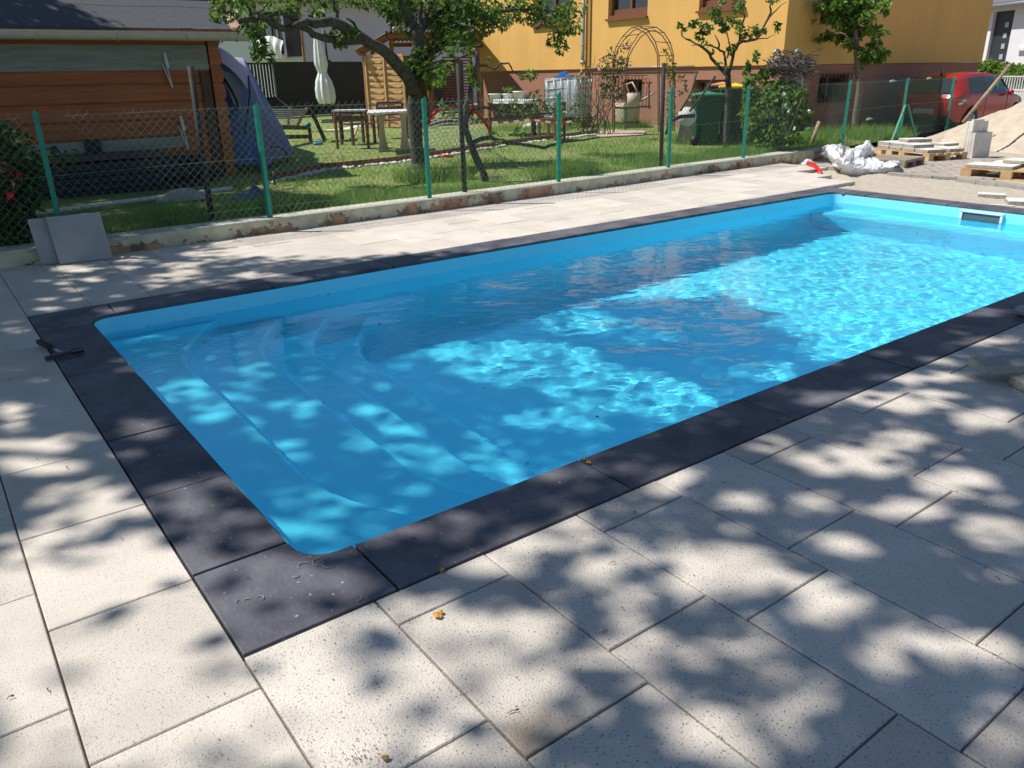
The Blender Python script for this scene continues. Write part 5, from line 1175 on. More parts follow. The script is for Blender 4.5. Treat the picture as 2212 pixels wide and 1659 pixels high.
# barrel, watering can, planters
p = gz(1384,262,GZ); b = MB(); b.tube([(0,0,0),(0,0,.2),(0,0,.45),(0,0,.62)], [.28,.31,.33,.33], 18); o = b.done('barrel', mat('barrelwood', (.42,.36,.25), .8, var=.3, vscale=10)); o.location = Vector((15.3,14.05,GZ)); tag(o, 'old wooden half barrel standing at the house wall right of the tank', 'barrel')
for z in (.12,.5):
    h_ = MB(); h_.tube([(0,0,z),(0,0,z+.04)], .34, 18); h_.done('hoop', M['black'], o)
wc = thing('watering_can', 'beige plastic watering can hanging beside the rose bush', 'watering can', gd(1368,212,18.2))
b = MB(); b.tube([(0,0,-.18),(0,0,.1)], [.12,.14], 14); b.done('body', M['beige'], wc); b = MB(); b.tube([(0,.14,.1),(0,.22,.28),(0,.05,.32),(0,-.12,.12)], .018, 6); b.done('handle', M['beige'], wc)
b = MB(); b.tube([(.1,0,-.1),(.3,-.1,-.0),(.42,-.2,.1)], .025, 6); b.done('spout', M['beige'], wc)
hs = thing('wall_tap', 'orange hose end on an upright pipe at the plinth', 'hose', (0,0,0))
b = MB(); b.tube([gd(1404,200,17.6),gd(1396,178,17.9),gd(1392,172,18),gd(1398,168,18),gd(1402,178,17.9),gd(1402,235,17.9)], .018, 6); b.done('pipe', M['wood_red'], hs)
for px, py, DD, lb, r, h in ((1355,272,17.3,'left',.2,.22),(1338,271,17.1,'right',.17,.2)):
    t = thing('planter', f'terracotta planter with green herbs, the {"larger" if r > .18 else "smaller"} of two on the paving below the arch', 'planter', gz(px,py,GZ))
    b = MB(); b.tube([(0,0,0),(0,0,h*.85),(0,0,h)], [r*.8,r,r*1.06], 16); b.done('pot', M['terracotta'], t)
    crown('foliage', [(Vector((0,0,h+.12)), (r*1.3,r*1.3,.18), 160)], [M['leaf'],M['leaf_light']], t, .09, .045)
b = MB(); pz = [gz(1285,285,GZ+.03), gz(1330,280,GZ+.03), gz(1395,283,GZ+.03), gz(1390,291,GZ+.03), gz(1290,296,GZ+.03)]
b.poly([(v.x,v.y) for v in pz][::-1], GZ-.05, GZ+.035); o = struct(b.done('garden_path', mat('pinkpath', (.50,.38,.32), .9, var=.15)))
b = MB(); P = [gz(560,398,GZ), gz(690,368,GZ), gz(850,352,GZ), gz(960,335,GZ), gz(1060,318,GZ), gz(1200,300,GZ), gz(1290,290,GZ)]
for p, q in zip(P, P[1:]): b.bar(p+Vector((0,0,.03)), q+Vector((0,0,.03)), .035, .14)
tag(b.done('lawn_edging', M['wood_red']), 'rusty brown edging board across the lawn in front of the apple tree', 'edging')
b = MB()
for p, q in zip(P, P[1:]):
    for k in range(60):
        v = p.lerp(q, random.random()); s = random.uniform(.015,.05); b.ball((v.x+random.uniform(0,.12), v.y-random.uniform(.05,.22), GZ+.02), (s,s,s*.6), 5, 3)
tag(b.done('gravel', M['net'])).__setitem__('kind','stuff')
# wheelie bins
def bin_(px, py, w_, h, lid, body, lab, rz=.35):
    t = thing('wheelie_bin', lab, 'bin', gz(px,py,GZ), None, rz)
    b = MB(); d = w_*.95; vs = [(-w_*.4,-d*.4,.06),(w_*.4,-d*.4,.06),(w_*.4,d*.4,.06),(-w_*.4,d*.4,.06),(-w_/2,-d/2,h),(w_/2,-d/2,h),(w_/2,d/2,h),(-w_/2,d/2,h)]
    b.add(vs, [(3,2,1,0),(4,5,6,7),(0,1,5,4),(1,2,6,5),(2,3,7,6),(3,0,4,7)]); b.done('body', body, t, bevel=.02)
    b = MB(); b.box((-w_/2-.03,-d/2-.04,h+.004),(w_/2+.03,d/2+.03,h+.05)); b.add([(-w_*.4,-d*.35,h+.05),(w_*.4,-d*.35,h+.05),(w_*.4,d*.4,h+.05),(-w_*.4,d*.4,h+.05),(0,0,h+.10)], [(0,1,4),(1,2,4),(2,3,4),(3,0,4)]); b.done('lid', lid, t, bevel=.012)
    for s in (-1,1): b = MB(); b.tube([(s*w_*.42-.02,d*.42,.1),(s*w_*.42+.02,d*.42,.1)], .1, 12); b.done('wheel', M['black'], t)
    b = MB(); b.tube([(-w_*.4,d/2+.05,h-.02),(w_*.4,d/2+.05,h-.02)], .015, 6); b.done('handle', M['black'], t)
bin_(1520,313,.56,.92,mat('lidgreen',(.05,.22,.12),.4),M['bingreen'],'dark green wheelie bin with paler green lid behind the fence', .9)
bin_(1578,308,.60,1.05,M['binyellow'],M['dark'],'black wheelie bin with yellow lid left of the climbing shrub', .7)
bin_(1552,292,.60,1.05,M['terracotta'],M['dark'],'black wheelie bin with reddish lid standing behind the slim young tree', .7)
# wheelbarrow-like dark board and round lamp near arch
b = MB(); p = gz(1488,312,GZ); b.bar((p.x,p.y,.05),(p.x+.15,p.y-.1,.85), .55, .03, (1,.6,0)); tag(b.done('leaning_board', mat('sheetmetal', (.10,.08,.075), .6, var=.3, vscale=10)), 'dark rusty metal sheet standing on edge left of the green bin', 'metal sheet')
b = MB(); c = gd(1484,252,14.6); nrm_ = (CAM-c).normalized(); b.tube([c, c-nrm_*.05], .16, 18); o = b.done('round_plate', M['net']); tag(o, 'round cream disc hanging on the dark stake right of the arch', 'disc')
b = MB(); b.tube([gd(1505,155,14.3),gd(1494,200,14.3),gd(1470,240,14.3)], .02, 5); b.tube([gd(1545,165,13.8),gd(1510,215,14.0),gd(1490,240,14.2)], .02, 5); tag(b.done('bare_branches', M['stake_'] if 'stake_' in M else M['bark']), 'two bare dark branches leaning left of the green bin', 'branches')
b = MB(); b.tube([gd(1440,290,12.6),gd(1448,262,12.6),gd(1470,252,12.7),gd(1500,250,12.8)], .03, 7); tag(b.done('black_hose', M['black']), 'thick black hose bent round the foot of the stake by the arch', 'hose')
# pool ladder with thatched parasol bundle
ld = thing('pool_ladder', 'steel pool ladder standing upside against the house corner with a tied bundle', 'ladder')
DL = 15.4
for x0_, s in ((1668,0),(1713,1)):
    b = MB(); pts = [(x0_+2,165),(x0_+2,128),(x0_+5,113),(x0_+10,107),(x0_+16,110),(x0_+19,122),(x0_+19,165),(x0_+17,230)]
    b.tube([gd(px,py,DL+(.12 if i > 3 else 0)) for i,(px,py) in enumerate(pts)], .021, 8); b.done('rail', M['galv'], ld)
for py in (163,178): b = MB(); b.bar(gd(1686,py,DL+.1), gd(1731,py,DL+.1), .06, .06); b.done('step', M['galv'], ld)
b = MB(); c0, c1 = gd(1662,140,DL-.15), gd(1745,141,DL-.2)
for k in range(420):
    u = random.random(); p = c0.lerp(c1,u)+Vector((random.gauss(0,.06),random.gauss(0,.06),random.gauss(0,.085))); q = p+Vector((random.gauss(.1,.08),random.gauss(-.06,.08),random.gauss(-.03,.05)))
    b.bar(p, q, .012, .012)
b.tube([c0,c1], .09, 7)
tag(b.done('thatch_bundle', mat('thatch',(.13,.11,.10),.95,var=.6,vscale=30)), 'bundle of dark grey thatch tied to the ladder above the climbing shrub', 'bundle')
# short pale stick leaning behind fence
b = MB(); p = gz(1748,325,.05); q = gd(1770,262,dist(p.x,p.y)); b.tube([p,q], .035, 8); tag(b.done('round_stake', mat('palewood',(.40,.30,.2),.9,var=.2,vscale=20)), 'short pale round stake leaning behind the end of the garden wall', 'stake')
# weed plants and bush at the left edge
lb_ = thing('flowering_bush', 'dark leafy bush with a few red leaves at the left edge beside the leaning slabs', 'bush', (.0,6.9,GZ))
b = MB()
for k in range(14): a = k*.45; limb(b, [(0,0,0),(.2*math.cos(a),.15*math.sin(a),.35),(.45*math.cos(a),.3*math.sin(a),.85)], .012, .004, .03, 5)
b.done('stems', M['bark'], lb_)
o_ = Vector((0,6.9,GZ))
LB = []
for px, py, DD, rx, ry, n in ((20,330,8.3,45,50,260),(30,390,8.5,50,60,360),(20,450,8.4,40,50,300),(55,360,8.4,30,40,120),(60,420,8.6,30,50,120),(10,500,8.3,30,40,200),(-40,400,8.5,60,90,500),(110,345,8.9,40,20,34),(140,330,9.0,30,15,12),(0,280,8.6,25,25,70),(60,500,8.3,20,25,60)):
    c = gd(px,py,DD); k = DD/FPX; LB.append((c-o_, (rx*k,rx*k,ry*k), n))
crown('foliage', LB, [M['leaf_dark'],M['leaf'],M['leaf_dark'],M['leaf_dark']], lb_, .08, .04)
crown('red_leaves', [(gd(px,py,8.2)-o_, (.09,.09,.07), n) for px,py,n in ((18,375,3),(35,395,2),(10,350,2),(20,420,2),(105,440,1),(85,505,1))], [M['red'],M['pink']], lb_, .09, .045)
# ---- grass blades
b_v, b_f = [], []
def blade(x, y, h, wd, zb):
    a = random.uniform(0,6.28); dx, dy = math.cos(a)*wd, math.sin(a)*wd; lx, ly = random.gauss(0,.35)*h, random.gauss(0,.35)*h
    n = len(b_v); b_v.extend([(x-dx,y-dy,zb),(x+dx,y+dy,zb),(x+lx,y+ly,zb+h)]); b_f.append((n,n+1,n+2))
for _ in range(95000):
    t = random.random(); x = random.uniform(1.6,20) if t < .8 else random.uniform(-1,3); x = x if x < 17.6 else x-8; d = random.expovariate(1/.9) if t < .6 else random.uniform(0,6)
    y = fence_y(x)+.19+d+(0 if x < 12.9 else -.16)
    if x < 3.2 and y > 9.5: continue
    nn = noise.noise(Vector((x*.9,y*.9,3))); 
    if nn < -.28 and random.random() < .7: continue
    h = random.uniform(.05,.13)*(1.25 if d < 1.2 else .62)*(1+nn*.7)
    if nn > .35: h *= 1.5
    blade(x, y, h, random.uniform(.003,.006)*(1 if d < 2 else 1.6), GZ-.02)
for _ in range(22000):
    x = random.uniform(3.8,16); y = random.uniform(8.5,17)
    blade(x, y, random.uniform(.03,.07), random.uniform(.005,.010), GZ-.02)
for cx, cy, r, n in ((12.7,9.4,.6,900),(14,8.3,1.2,2500),(10.9,6.75,.35,400),(16.5,7.9,1.3,2800),(15.4,14.3,.8,900),(13.2,15.3,1.2,1200),(2.7,6.75,.4,900),(5.6,8.1,.6,800)):
    for _ in range(n): a = random.uniform(0,6.28); q = r*math.sqrt(random.random()); x, y = cx+q*math.cos(a), cy+q*math.sin(a); \
        (y > fence_y(x)+.05 and x < 17.7) and blade(x, y, random.uniform(.1,.3), .006, GZ-.02)
me = bpy.data.meshes.new('grass'); me.from_pydata(b_v, [], b_f); me.materials.append(M['grass']); o = put('grass', me); o['kind'] = 'stuff'

# ================================================================ RED CAR
car = thing('red_car', 'red hatchback parked on the drive beside the yellow house', 'car', (19.95,8.5,-.06)); car.scale = (.93,.93,.93)
# stations: x, half width at sill, at belt, roof half width, z sill, z belt, z roof
ST = [(0,.62,.70,.50,.42,.88,.90),(.06,.76,.80,.56,.32,.90,1.02),(.22,.84,.86,.60,.26,.94,1.22),(.5,.86,.88,.62,.25,.95,1.40),(.9,.87,.89,.62,.24,.93,1.46),(1.5,.88,.90,.62,.22,.91,1.485),
      (2.1,.88,.90,.61,.22,.90,1.47),(2.6,.88,.90,.58,.22,.89,1.38),(3.0,.88,.885,.60,.24,.88,1.10),(3.25,.87,.87,.66,.26,.87,.93),(3.7,.84,.82,.60,.28,.78,.82),(3.98,.74,.70,.5,.32,.64,.68),(4.06,.6,.58,.4,.36,.56,.58)]
def cs(x):
    for a, b in zip(ST, ST[1:]):
        if x <= b[0]: t = (x-a[0])/(b[0]-a[0]); return [a[i]+(b[i]-a[i])*t for i in range(1,7)]
    return ST[-1][1:]
def sec(x, v):
    """v in -1..1 around the upper body; |v|=1 is the sill"""
    ws, wb, wr, zs, zb, zr = cs(x); s = 1 if v >= 0 else -1; a = abs(v)
    if a > .5:
        t = (1-a)/.5; y = ws+(wb-ws)*t + .035*math.sin(t*math.pi); z = zs+(zb-zs)*t
    elif a > .2:
        t = (.5-a)/.3; y = wb+(wr-wb)*t + .02*math.sin(t*math.pi); z = zb+(zr-.04-zb)*t
    else:
        t = a/.2; y = wr*t; z = zr-.04*t*t
    return Vector((x, s*y, z))
b = MB(); xs_ = [0,.03,.06,.14,.22,.35,.5,.7,.9,1.2,1.5,1.8,2.1,2.35,2.6,2.8,3.0,3.12,3.25,3.45,3.7,3.85,3.98,4.06]
nv = 40; vs = [sec(x,-1+2*j/nv) for x in xs_ for j in range(nv+1)]
b.sm = True; b.add(vs, [(i*(nv+1)+j,(i+1)*(nv+1)+j,(i+1)*(nv+1)+j+1,i*(nv+1)+j+1) for i in range(len(xs_)-1) for j in range(nv)])
b.add([sec(0,-1+2*j/nv) for j in range(nv+1)], [tuple(range(nv+1))]); b.add([sec(4.06,-1+2*j/nv) for j in range(nv+1)], [tuple(range(nv+1))[::-1]])
b.done('body', M['carpaint'], car)
def skin(x0, x1, v0, v1, off=.006, n=10, m=8, warp=None):
    g_ = MB()
    def f(u, v):
        x = x0+(x1-x0)*u; vv = v0+(v1-v0)*v
        if warp: x, vv = warp(x, vv, u, v)
        p = sec(x, vv); q = Vector((p.x, 0, .75)); d = (p-q); d.x = 0; return p+d.normalized()*off
    g_.grid(f, n, m); return g_
for s in (-1, 1):
    g_ = skin(.55, 1.35, s*.48, s*.24, .008, warp=lambda x,vv,u,v: (x+.12*(1-u)*v*1.2, vv)); g_.done('side_window', M['glass'], car)
    g_ = skin(1.42, 2.85, s*.48, s*.24, .008, 14, warp=lambda x,vv,u,v: (x-(.42*v*u), vv)); g_.done('side_window', M['glass'], car)
    g_ = skin(.05, .5, s*.64, s*.56, .01); g_.done('tail_light', mat('taillight', (.30,.01,.01), .15, spec=.9), car)
    g_ = skin(.16, .34, s*.625, s*.585, .014); g_.done('lamp_lens', mat('lens', (.6,.55,.55), .1), car)
    g_ = skin(3.6, 3.95, s*.62, s*.53, .01); g_.done('headlight', M['glass'], car)
    g_ = MB(); p = sec(2.55, s*.5); g_.ball(p+Vector((0,s*.1,.06)), (.07,.09,.07), 8, 5); g_.done('mirror', M['carpaint'], car)
    g_ = skin(1.0, 1.18, s*.60, s*.585, .02); g_.done('door_handle', M['carpaint'], car)
    for xx in (1.38, 2.62):
        g_ = MB(); g_.tube([sec(xx, s*(.95-.45*k/6))+Vector((0,s*.003,0)) for k in range(7)], .004, 4); g_.done('door_seam', M['black'], car)
    for xx in (.72, 3.28):
        w0 = MB(); w0.tube([(xx,s*.84,.30),(xx,s*.915,.30)], .375, 24); w0.done('wheel_arch', M['black'], car)
        w0 = MB(); w0.tube([(xx,s*.72,.285),(xx,s*.925,.285)], .30, 24); wo = w0.done('wheel', mat('tyre', (.02,.02,.02), .8), car)
        w0 = MB(); w0.tube([(xx,s*.90,.285),(xx,s*.935,.285)], .19, 20)
        for k in range(5): a = k*1.257; w0.bar((xx,s*.94,.285),(xx+.17*math.cos(a),s*.94,.285+.17*math.sin(a)), .045, .02, (0,1,0))
        w0.done('rim', M['galv'], wo)
g_ = MB(); 
def rw(u, v): x = .03+.40*v; vv = (-.30+.6*u)*(1); p = sec(x, vv*(.93)); return p+Vector((-.014,0,.008))
rwp = MB(); rwp.grid(lambda u, v: (lambda y, t: Vector((.03+.30*t-.02*(1-abs(2*u-1)**2), y, .99+.36*t)))((-.64+1.28*u)*(1-.16*v), v), 12, 8)
rwp.done('rear_window', M['glass'], car)
b = MB(); b.box((-.03,-.62,.30),(.10,.62,.44)); b.done('bumper', M['black'], car, bevel=.03)
b = MB(); b.box((-.04,-.26,.48),(-.005,.26,.60)); b.done('number_plate', mat('plate', (.35,.36,.38), .5), car)
b = MB(); b.grid(lambda u, v: (lambda y, t: Vector((3.22-.50*t, y, .93+.45*t)))((-.72+1.44*u)*(1-.2*v), v), 10, 6); b.done('windscreen', M['glass'], car)
b = MB(); b.tube([(.62,0,1.44),(.50,0,1.62)], .006, 5); b.ball((.62,0,1.445), (.05,.025,.03), 8, 5); b.done('aerial', M['black'], car)
b = MB(); b.box((.2,-.80,.16),(3.9,.80,.30)); b.done('underbody', M['black'], car)

# ================================================================ BUILDING MATERIALS, RIGHT
sp_ = thing('sand_pile', 'large heap of pale building sand at the right edge', 'sand pile', (19.6,3.9,-.06))
b = MB()
def pile(u, v):
    a = u*2*math.pi; r = 3.7*v; n1_ = noise.noise(Vector((math.cos(a)*1.6,math.sin(a)*1.6,v*2))); rr = r*(1+.10*n1_)
    z = 1.95*(1-v)**1.05*(1-.15*math.exp(-((v-.1)/.1)**2))+.16*noise.noise(Vector((rr*math.cos(a)*1.2,rr*math.sin(a)*1.2,5)))*(1-v)+.07*noise.noise(Vector((rr*math.cos(a)*3,rr*math.sin(a)*3,5)))*(1-v*.6)+.035*abs(noise.noise(Vector((rr*math.cos(a)*8,rr*math.sin(a)*8,5))))
    return (rr*math.cos(a), rr*math.sin(a), z-.02*v)
b.grid(pile, 260, 110); b.done('heap', M['sand'], sp_)
b = MB()
for _ in range(26):
    a = random.uniform(2.2,5.2); v = random.uniform(.4,.98); p = pile(a/6.283, v); s = random.uniform(.03,.07); b.ball(p, (s,s*.8,s*.7), 6, 4)
o = b.done('clods', M['sand'], sp_); o['kind'] = 'stuff'
b = MB(); p = gd(2098,243,17.6); q = gd(2182,140,18.4); b.tube([p-(q-p)*.2,q], .032, 8)
tag(b.done('wooden_pole', mat('poleold', (.32,.24,.15), .9, var=.2, vscale=12)), 'long thin wooden pole stuck slanting into the sand heap', 'pole')
def pallet(name, lab, loc, rz, m, cat='pallet', boards=5, L_=1.2, W_=.8):
    t = thing(name, lab, cat, loc, 'wooden pallets by the sand heap', rz)
    for i in range(3):
        y = -W_/2+.05+i*(W_-.1)/2; b = MB(); b.box((-L_/2,y-.05,0),(L_/2,y+.05,.022)); b.done('bottom_board', m, t)
        for j in range(3): x = -L_/2+.072+j*(L_-.144)/2; b = MB(); b.box((x-.072,y-.05,.023),(x+.072,y+.05,.10)); b.done('block', m, t)
    for j in range(3): x = -L_/2+.072+j*(L_-.144)/2; b = MB(); b.box((x-.072,-W_/2,.101),(x+.072,W_/2,.122)); b.done('stringer_board', m, t)
    for i in range(boards):
        y = -W_/2+.06+i*(W_-.12)/(boards-1); b = MB(); w_ = random.uniform(.05,.066); b.box((-L_/2,y-w_,.123),(L_/2,y+w_,.144)); b.done('top_board', m, t)
    return t
BZ = -.055
def slab(c, rz, lab, L_=.6, W_=.4, h=.045, grp=None, m=None, tilt=None):
    key = ('slabm', L_, W_, h)
    if key not in PM:
        b = MB(); n = 12
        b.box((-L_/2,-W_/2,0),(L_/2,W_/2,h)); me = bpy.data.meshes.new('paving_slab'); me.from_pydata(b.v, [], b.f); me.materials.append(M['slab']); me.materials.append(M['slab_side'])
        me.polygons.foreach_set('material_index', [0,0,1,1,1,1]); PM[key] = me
    o = put('paving_slab', PM[key], None, c, bevel=.006); o.rotation_euler = tilt if tilt else (0,0,rz)
    return tag(o, lab, 'paving slab', grp)
# pallet with slabs, right front (edge runs off the frame)
a = gz(2072,383,BZ); dr_ = (gz(2212,393,BZ)-a); rz = math.atan2(dr_.y,dr_.x); u_ = Vector((math.cos(rz),math.sin(rz),0)); v_ = Vector((-u_.y,u_.x,0))
c = a+u_*.6+v_*.4
pallet('pallet', 'new pale pallet at the right edge carrying loose paving slabs', c, rz, M['pallet'])
slab(a+u_*.35+v_*.22+Vector((0,0,.146)), rz, 'single slab lying at the front left corner of the new pallet', .62, .40)
slab(a+u_*.55+v_*.68+Vector((0,0,.146)), rz, 'lower slab at the back of the new pallet under another slab', .62, .40)
slab(a+u_*.72+v_*.62+Vector((0,0,.194)), rz, 'upper slab at the back of the new pallet, overhanging the one below', .62, .40)
slab(a+u_*1.2+v_*.72+Vector((0,0,.146)), rz+.03, 'slab at the far right end of the new pallet', .6, .40)
# pallet in the middle loaded with slabs in layers
a = gz(2002,351,BZ); e1 = gz(1887,329,BZ); u_ = Vector((.35,.937,0)); v_ = Vector((u_.y,-u_.x,0))
c = a+u_*.6+v_*.4
c2 = a+u_*.62+v_*.4
pallet('pallet', 'pale pallet loaded with layers of concrete slabs beside the plastic sheet', c2, math.atan2(u_.y,u_.x), M['pallet'], L_=1.3)
n_ = 0; rzp = math.atan2(u_.y,u_.x)
names = ['bottom layer, nearest the corner','bottom layer, second along the edge','bottom layer, third along the edge','bottom layer, far end of the edge']
for i in range(4):
    slab(a+u_*(.17+.31*i)+v_*.2+Vector((0,0,.146)), rzp+R(90)+random.uniform(-.03,.03), 'concrete slab in the '+names[i]+' of the loaded pallet', .4, .29, .055)
for i, nm in enumerate(('near end','middle','far end')):
    slab(a+u_*(.62+.31*i-.1)+v_*.24+Vector((0,0,.203)), rzp+R(90)+random.uniform(-.05,.05), f'concrete slab in the second layer of the loaded pallet, {nm}', .42, .29, .055)
slab(a+u_*.9+v_*.5+Vector((0,0,.26)), rzp+R(78), 'topmost slab of the loaded pallet, laid a little askew', .45, .32, .055)
slab(a+u_*.3+v_*.64+Vector((0,0,.146)), rzp, 'slab at the back right of the loaded pallet', .5, .3, .055)
slab(gz(2038,322,BZ), rzp+R(90), 'pale slab between the loaded pallet and the upright stack', .5, .35, .05)
slab(gz(2040,320,BZ)+Vector((0,0,.052)), rzp+R(95), 'small pale slab lying on another slab just left of the upright stack', .4, .3, .05)
# empty old pallet
a3 = gz(2003,356,BZ); l3 = gz(1940,370,BZ); rz3 = math.atan2(l3.y-a3.y, l3.x-a3.x); u3_ = (l3-a3).normalized(); v3 = Vector((-u3_.y,u3_.x,0))
if v3.x < 0 and (a3+v3-CAM).length < (a3-v3-CAM).length: v3 = -v3
bk_ = gz(1890,332,BZ)-a3; v3 = v3 if v3.dot(bk_) > 0 else -v3
c3_ = a3+u3_*.42-Vector((.10,.02,0))+v3*.62
pallet('pallet', 'empty weathered grey pallet in front of the loaded one', c3_, math.atan2(v3.y,v3.x), M['pallet_old'], boards=6)
# upright stack of slabs
a = gz(2072,342,BZ)
d_ = Vector((-.13,-.99,0)).normalized(); rzs = math.atan2(d_.y,d_.x); nrm_ = Vector((-d_.y,d_.x,0))
dd_ = Vector((.99,-.13,0)).normalized()
specs = [(0,.62,.50),(.055,.62,.50),(.11,.44,.50),(.165,.44,.50)]
for i, (o_f, h, wd) in enumerate(specs):
    base = a+d_*(o_f*.95+.02); b = MB(); wv = dd_*wd; tv = d_*.048; hv = Vector((-.03,.0,h))
    P = [base, base+tv, base+tv+wv, base+wv]; b.add(P+[p+hv for p in P], [(3,2,1,0),(4,5,6,7),(0,1,5,4),(1,2,6,5),(2,3,7,6),(3,0,4,7)])
    o = b.done('paving_slab', M['slab'], bevel=.005)
    tag(o, ['leftmost tall slab standing on edge in the upright stack','second tall slab standing on edge in the upright stack','shorter slab standing on edge, second from the right of the upright stack','rightmost shorter slab of the upright stack'][i], 'paving slab', 'slabs standing on edge before the sand heap')
base = a+d_*.11+Vector((-.03,0,.445)); b = MB(); wv = dd_*.30; tv = d_*.05; hv = Vector((0,0,.21)); P = [base, base+tv, base+tv+wv, base+wv]
b.add(P+[p+hv for p in P], [(3,2,1,0),(4,5,6,7),(0,1,5,4),(1,2,6,5),(2,3,7,6),(3,0,4,7)]); o = b.done('paving_slab', M['slab'], bevel=.005)
tag(o, 'small square slab balanced on top of the shorter upright slabs', 'paving slab')
# path of small paving blocks
pb = MB(); pth = thing('block_path', 'old path of small grey paving blocks between the pallets', 'path')
bm_ = MB(); bm_.box((-.098,-.048,-.05),(.098,.048,0)); bmesh_ = bpy.data.meshes.new('paving_block'); bmesh_.from_pydata(bm_.v, [], bm_.f); bmesh_.materials.append(M['path'])
cnt = 0
for r in range(32):
    for k in range(11):
        x = 11.75+r*.103; y = 3.4+k*.203+(.1 if r % 2 else 0)-.02*r
        if y > 5.15 or cnt >= 298: continue
        o = bpy.data.objects.new('paving_block', bmesh_); COL.objects.link(o); o.parent = pth; o.location = (x, y, -.032+random.uniform(-.004,.004)); o.rotation_euler = (random.uniform(-.01,.01),random.uniform(-.02,.02),R(90)+random.uniform(-.02,.02)); cnt += 1
def strip(name, pts, w_, h, m, lab, cat, tk=.05):
    b = MB(); rows = []
    for i, (x, y) in enumerate(pts): rows.append((x+random.uniform(-.03,.03), y))
    n = len(rows)
    for i in range(n-1):
        (x0,y0),(x1,y1) = rows[i], rows[i+1]; a = Vector((x0,y0,-.06)); c = Vector((x1,y1,-.06)); b.bar(a+Vector((0,0,h/2)), c+Vector((0,0,h/2)), w_*random.uniform(.8,1.2), h)
    return tag(b.done(name, m), lab, cat)
strip('kerb_stone', [(11.38,5.9),(11.40,5.5),(11.44,5.15)], .13, .07, M['concrete'], 'broken length of old concrete kerb left of the plastic sheet', 'kerb')
strip('kerb_stone', [(11.45,4.55),(11.5,4.2),(11.52,3.9),(11.57,3.62)], .12, .05, M['concrete'], 'old concrete kerb strip along the front of the block path', 'kerb')
strip('kerb_stone', [(11.5,3.5),(11.42,3.2),(11.3,2.9),(11.2,2.5),(11.1,2.0)], .2, .06, M['concrete'], 'crumbling concrete edge running off right below the new pallet', 'kerb')
slab(gz(2140,428,BZ)+Vector((.05,.02,.0)), math.atan2(-.26,.12), 'small cut slab lying on the sand behind the pool coping', .30, .18, .05)
p = gz(2205,445,BZ); slab(p+Vector((.15,.0,.005)), math.atan2(-.36,.12)+.2, 'larger slab lying on the sand at the right edge behind the coping', .42, .3, .05)
p = gz(2165,446,BZ); slab(p, math.atan2(-.36,.12), 'thin white offcut lying between the slabs and the pool coping', .25, .05, .02)
# plastic sheet draped over the pallet
CT = [[(1766,324,.08),(1785,306,.32),(1812,302,.37),(1838,312,.27),(1860,303,.33),(1876,292,.40),(1886,304,.30)],
      [(1774,331,.09),(1792,320,.26),(1815,322,.29),(1838,328,.20),(1858,318,.26),(1876,312,.28),(1889,320,.16)],
      [(1794,345,.00),(1803,342,.17),(1820,340,.23),(1843,345,.15),(1862,340,.12),(1878,335,.10),(1893,332,.05)],
      [(1806,362,-.03),(1813,362,.03),(1830,358,.12),(1855,362,.06),(1880,360,.06),(1912,358,.06),(1944,345,.13)],
      [(1812,371,-.05),(1822,375,-.05),(1845,378,-.05),(1875,374,-.05),(1900,373,-.045),(1922,370,-.03),(1946,352,.10)]]
CW = [[gz(*c) for c in row] for row in CT]
def crm(p0, p1, p2, p3, t): return .5*((2*p1)+(p2-p0)*t+(2*p0-5*p1+4*p2-p3)*t*t+(3*p1-p0-3*p2+p3)*t**3)
def spl(L_, u):
    n = len(L_)-1; k = min(int(u*n), n-1); t = u*n-k
    return crm(L_[max(k-1,0)], L_[k], L_[k+1], L_[min(k+2,n)], t)
def sheet(u, v):
    q = spl([spl(r, u) for r in CW], v)
    nz = noise.noise(Vector((u*7,v*5,1))); n2_ = noise.noise(Vector((u*17,v*12,2))); n3_ = noise.noise(Vector((u*40,v*30,3)))
    e = min(1, 6*min(v+.1, 1-v+.05, u+.05, 1-u+.05))
    fold = abs(noise.noise(Vector((u*16+v*7,v*1.6,4)))); z = q.z*.8+.07*abs(nz)*e+.075*fold*e+.012*n3_-.02
    ed = .10*noise.noise(Vector((u*9,v*9,5)))
    return (q.x+ed, q.y+.06*noise.noise(Vector((u*8,v*7,9))), max(z,-.05))
ps = MB(); ps.grid(sheet, 130, 90); o = ps.done('plastic_sheet', M['film']); tag(o, 'crumpled milky plastic sheet thrown over the end of the wall and the old pallet', 'plastic sheet')
ps = MB(); ps.grid(lambda u, v: tuple(Vector(sheet(.955+.05*u, .78+.22*v))+Vector((0,0,.008))), 6, 8); t_ = ps.done('blue_print', M['blueplastic']); t_.parent = o
b = MB(); p = gz(1812,375,BZ); b.tube([(0,0,-.1),Vector(gd(1829,185*0+296,dist(p.x,p.y)))-p], .009, 6); o = b.done('steel_rod', M['rust']); o.location = p; tag(o, 'thin rusty steel rod standing upright in front of the plastic sheet', 'rod')
b = MB(); A1_ = gz(1745,360,-.02); A2_ = gz(1775,377,-.05)
b.tube([A1_+Vector((.15,.1,.02)), A1_+Vector((0,0,.055)), A1_.lerp(A2_,.4)+Vector((.03,.02,.07)), A1_.lerp(A2_,.75)+Vector((.02,.0,.03)), A2_+Vector((0,0,-.02))], .032, 10); tag(b.done('red_conduit', M['red']), 'short curved red conduit pipe sticking out of the sand', 'pipe')
b = MB(); b.grid(lambda u, v: (A1_.x+.12+.25*u+.03*math.sin(v*9), A1_.y+.05+.2*v+.05*u, .0+.07*math.sin(u*3.14)*math.sin(v*3.14)+.02*noise.noise(Vector((u*8,v*8,0)))), 12, 12); tag(b.done('plastic_wrap', M['film']), 'small scrap of clear plastic wrapped round the end of the red conduit', 'plastic wrap')

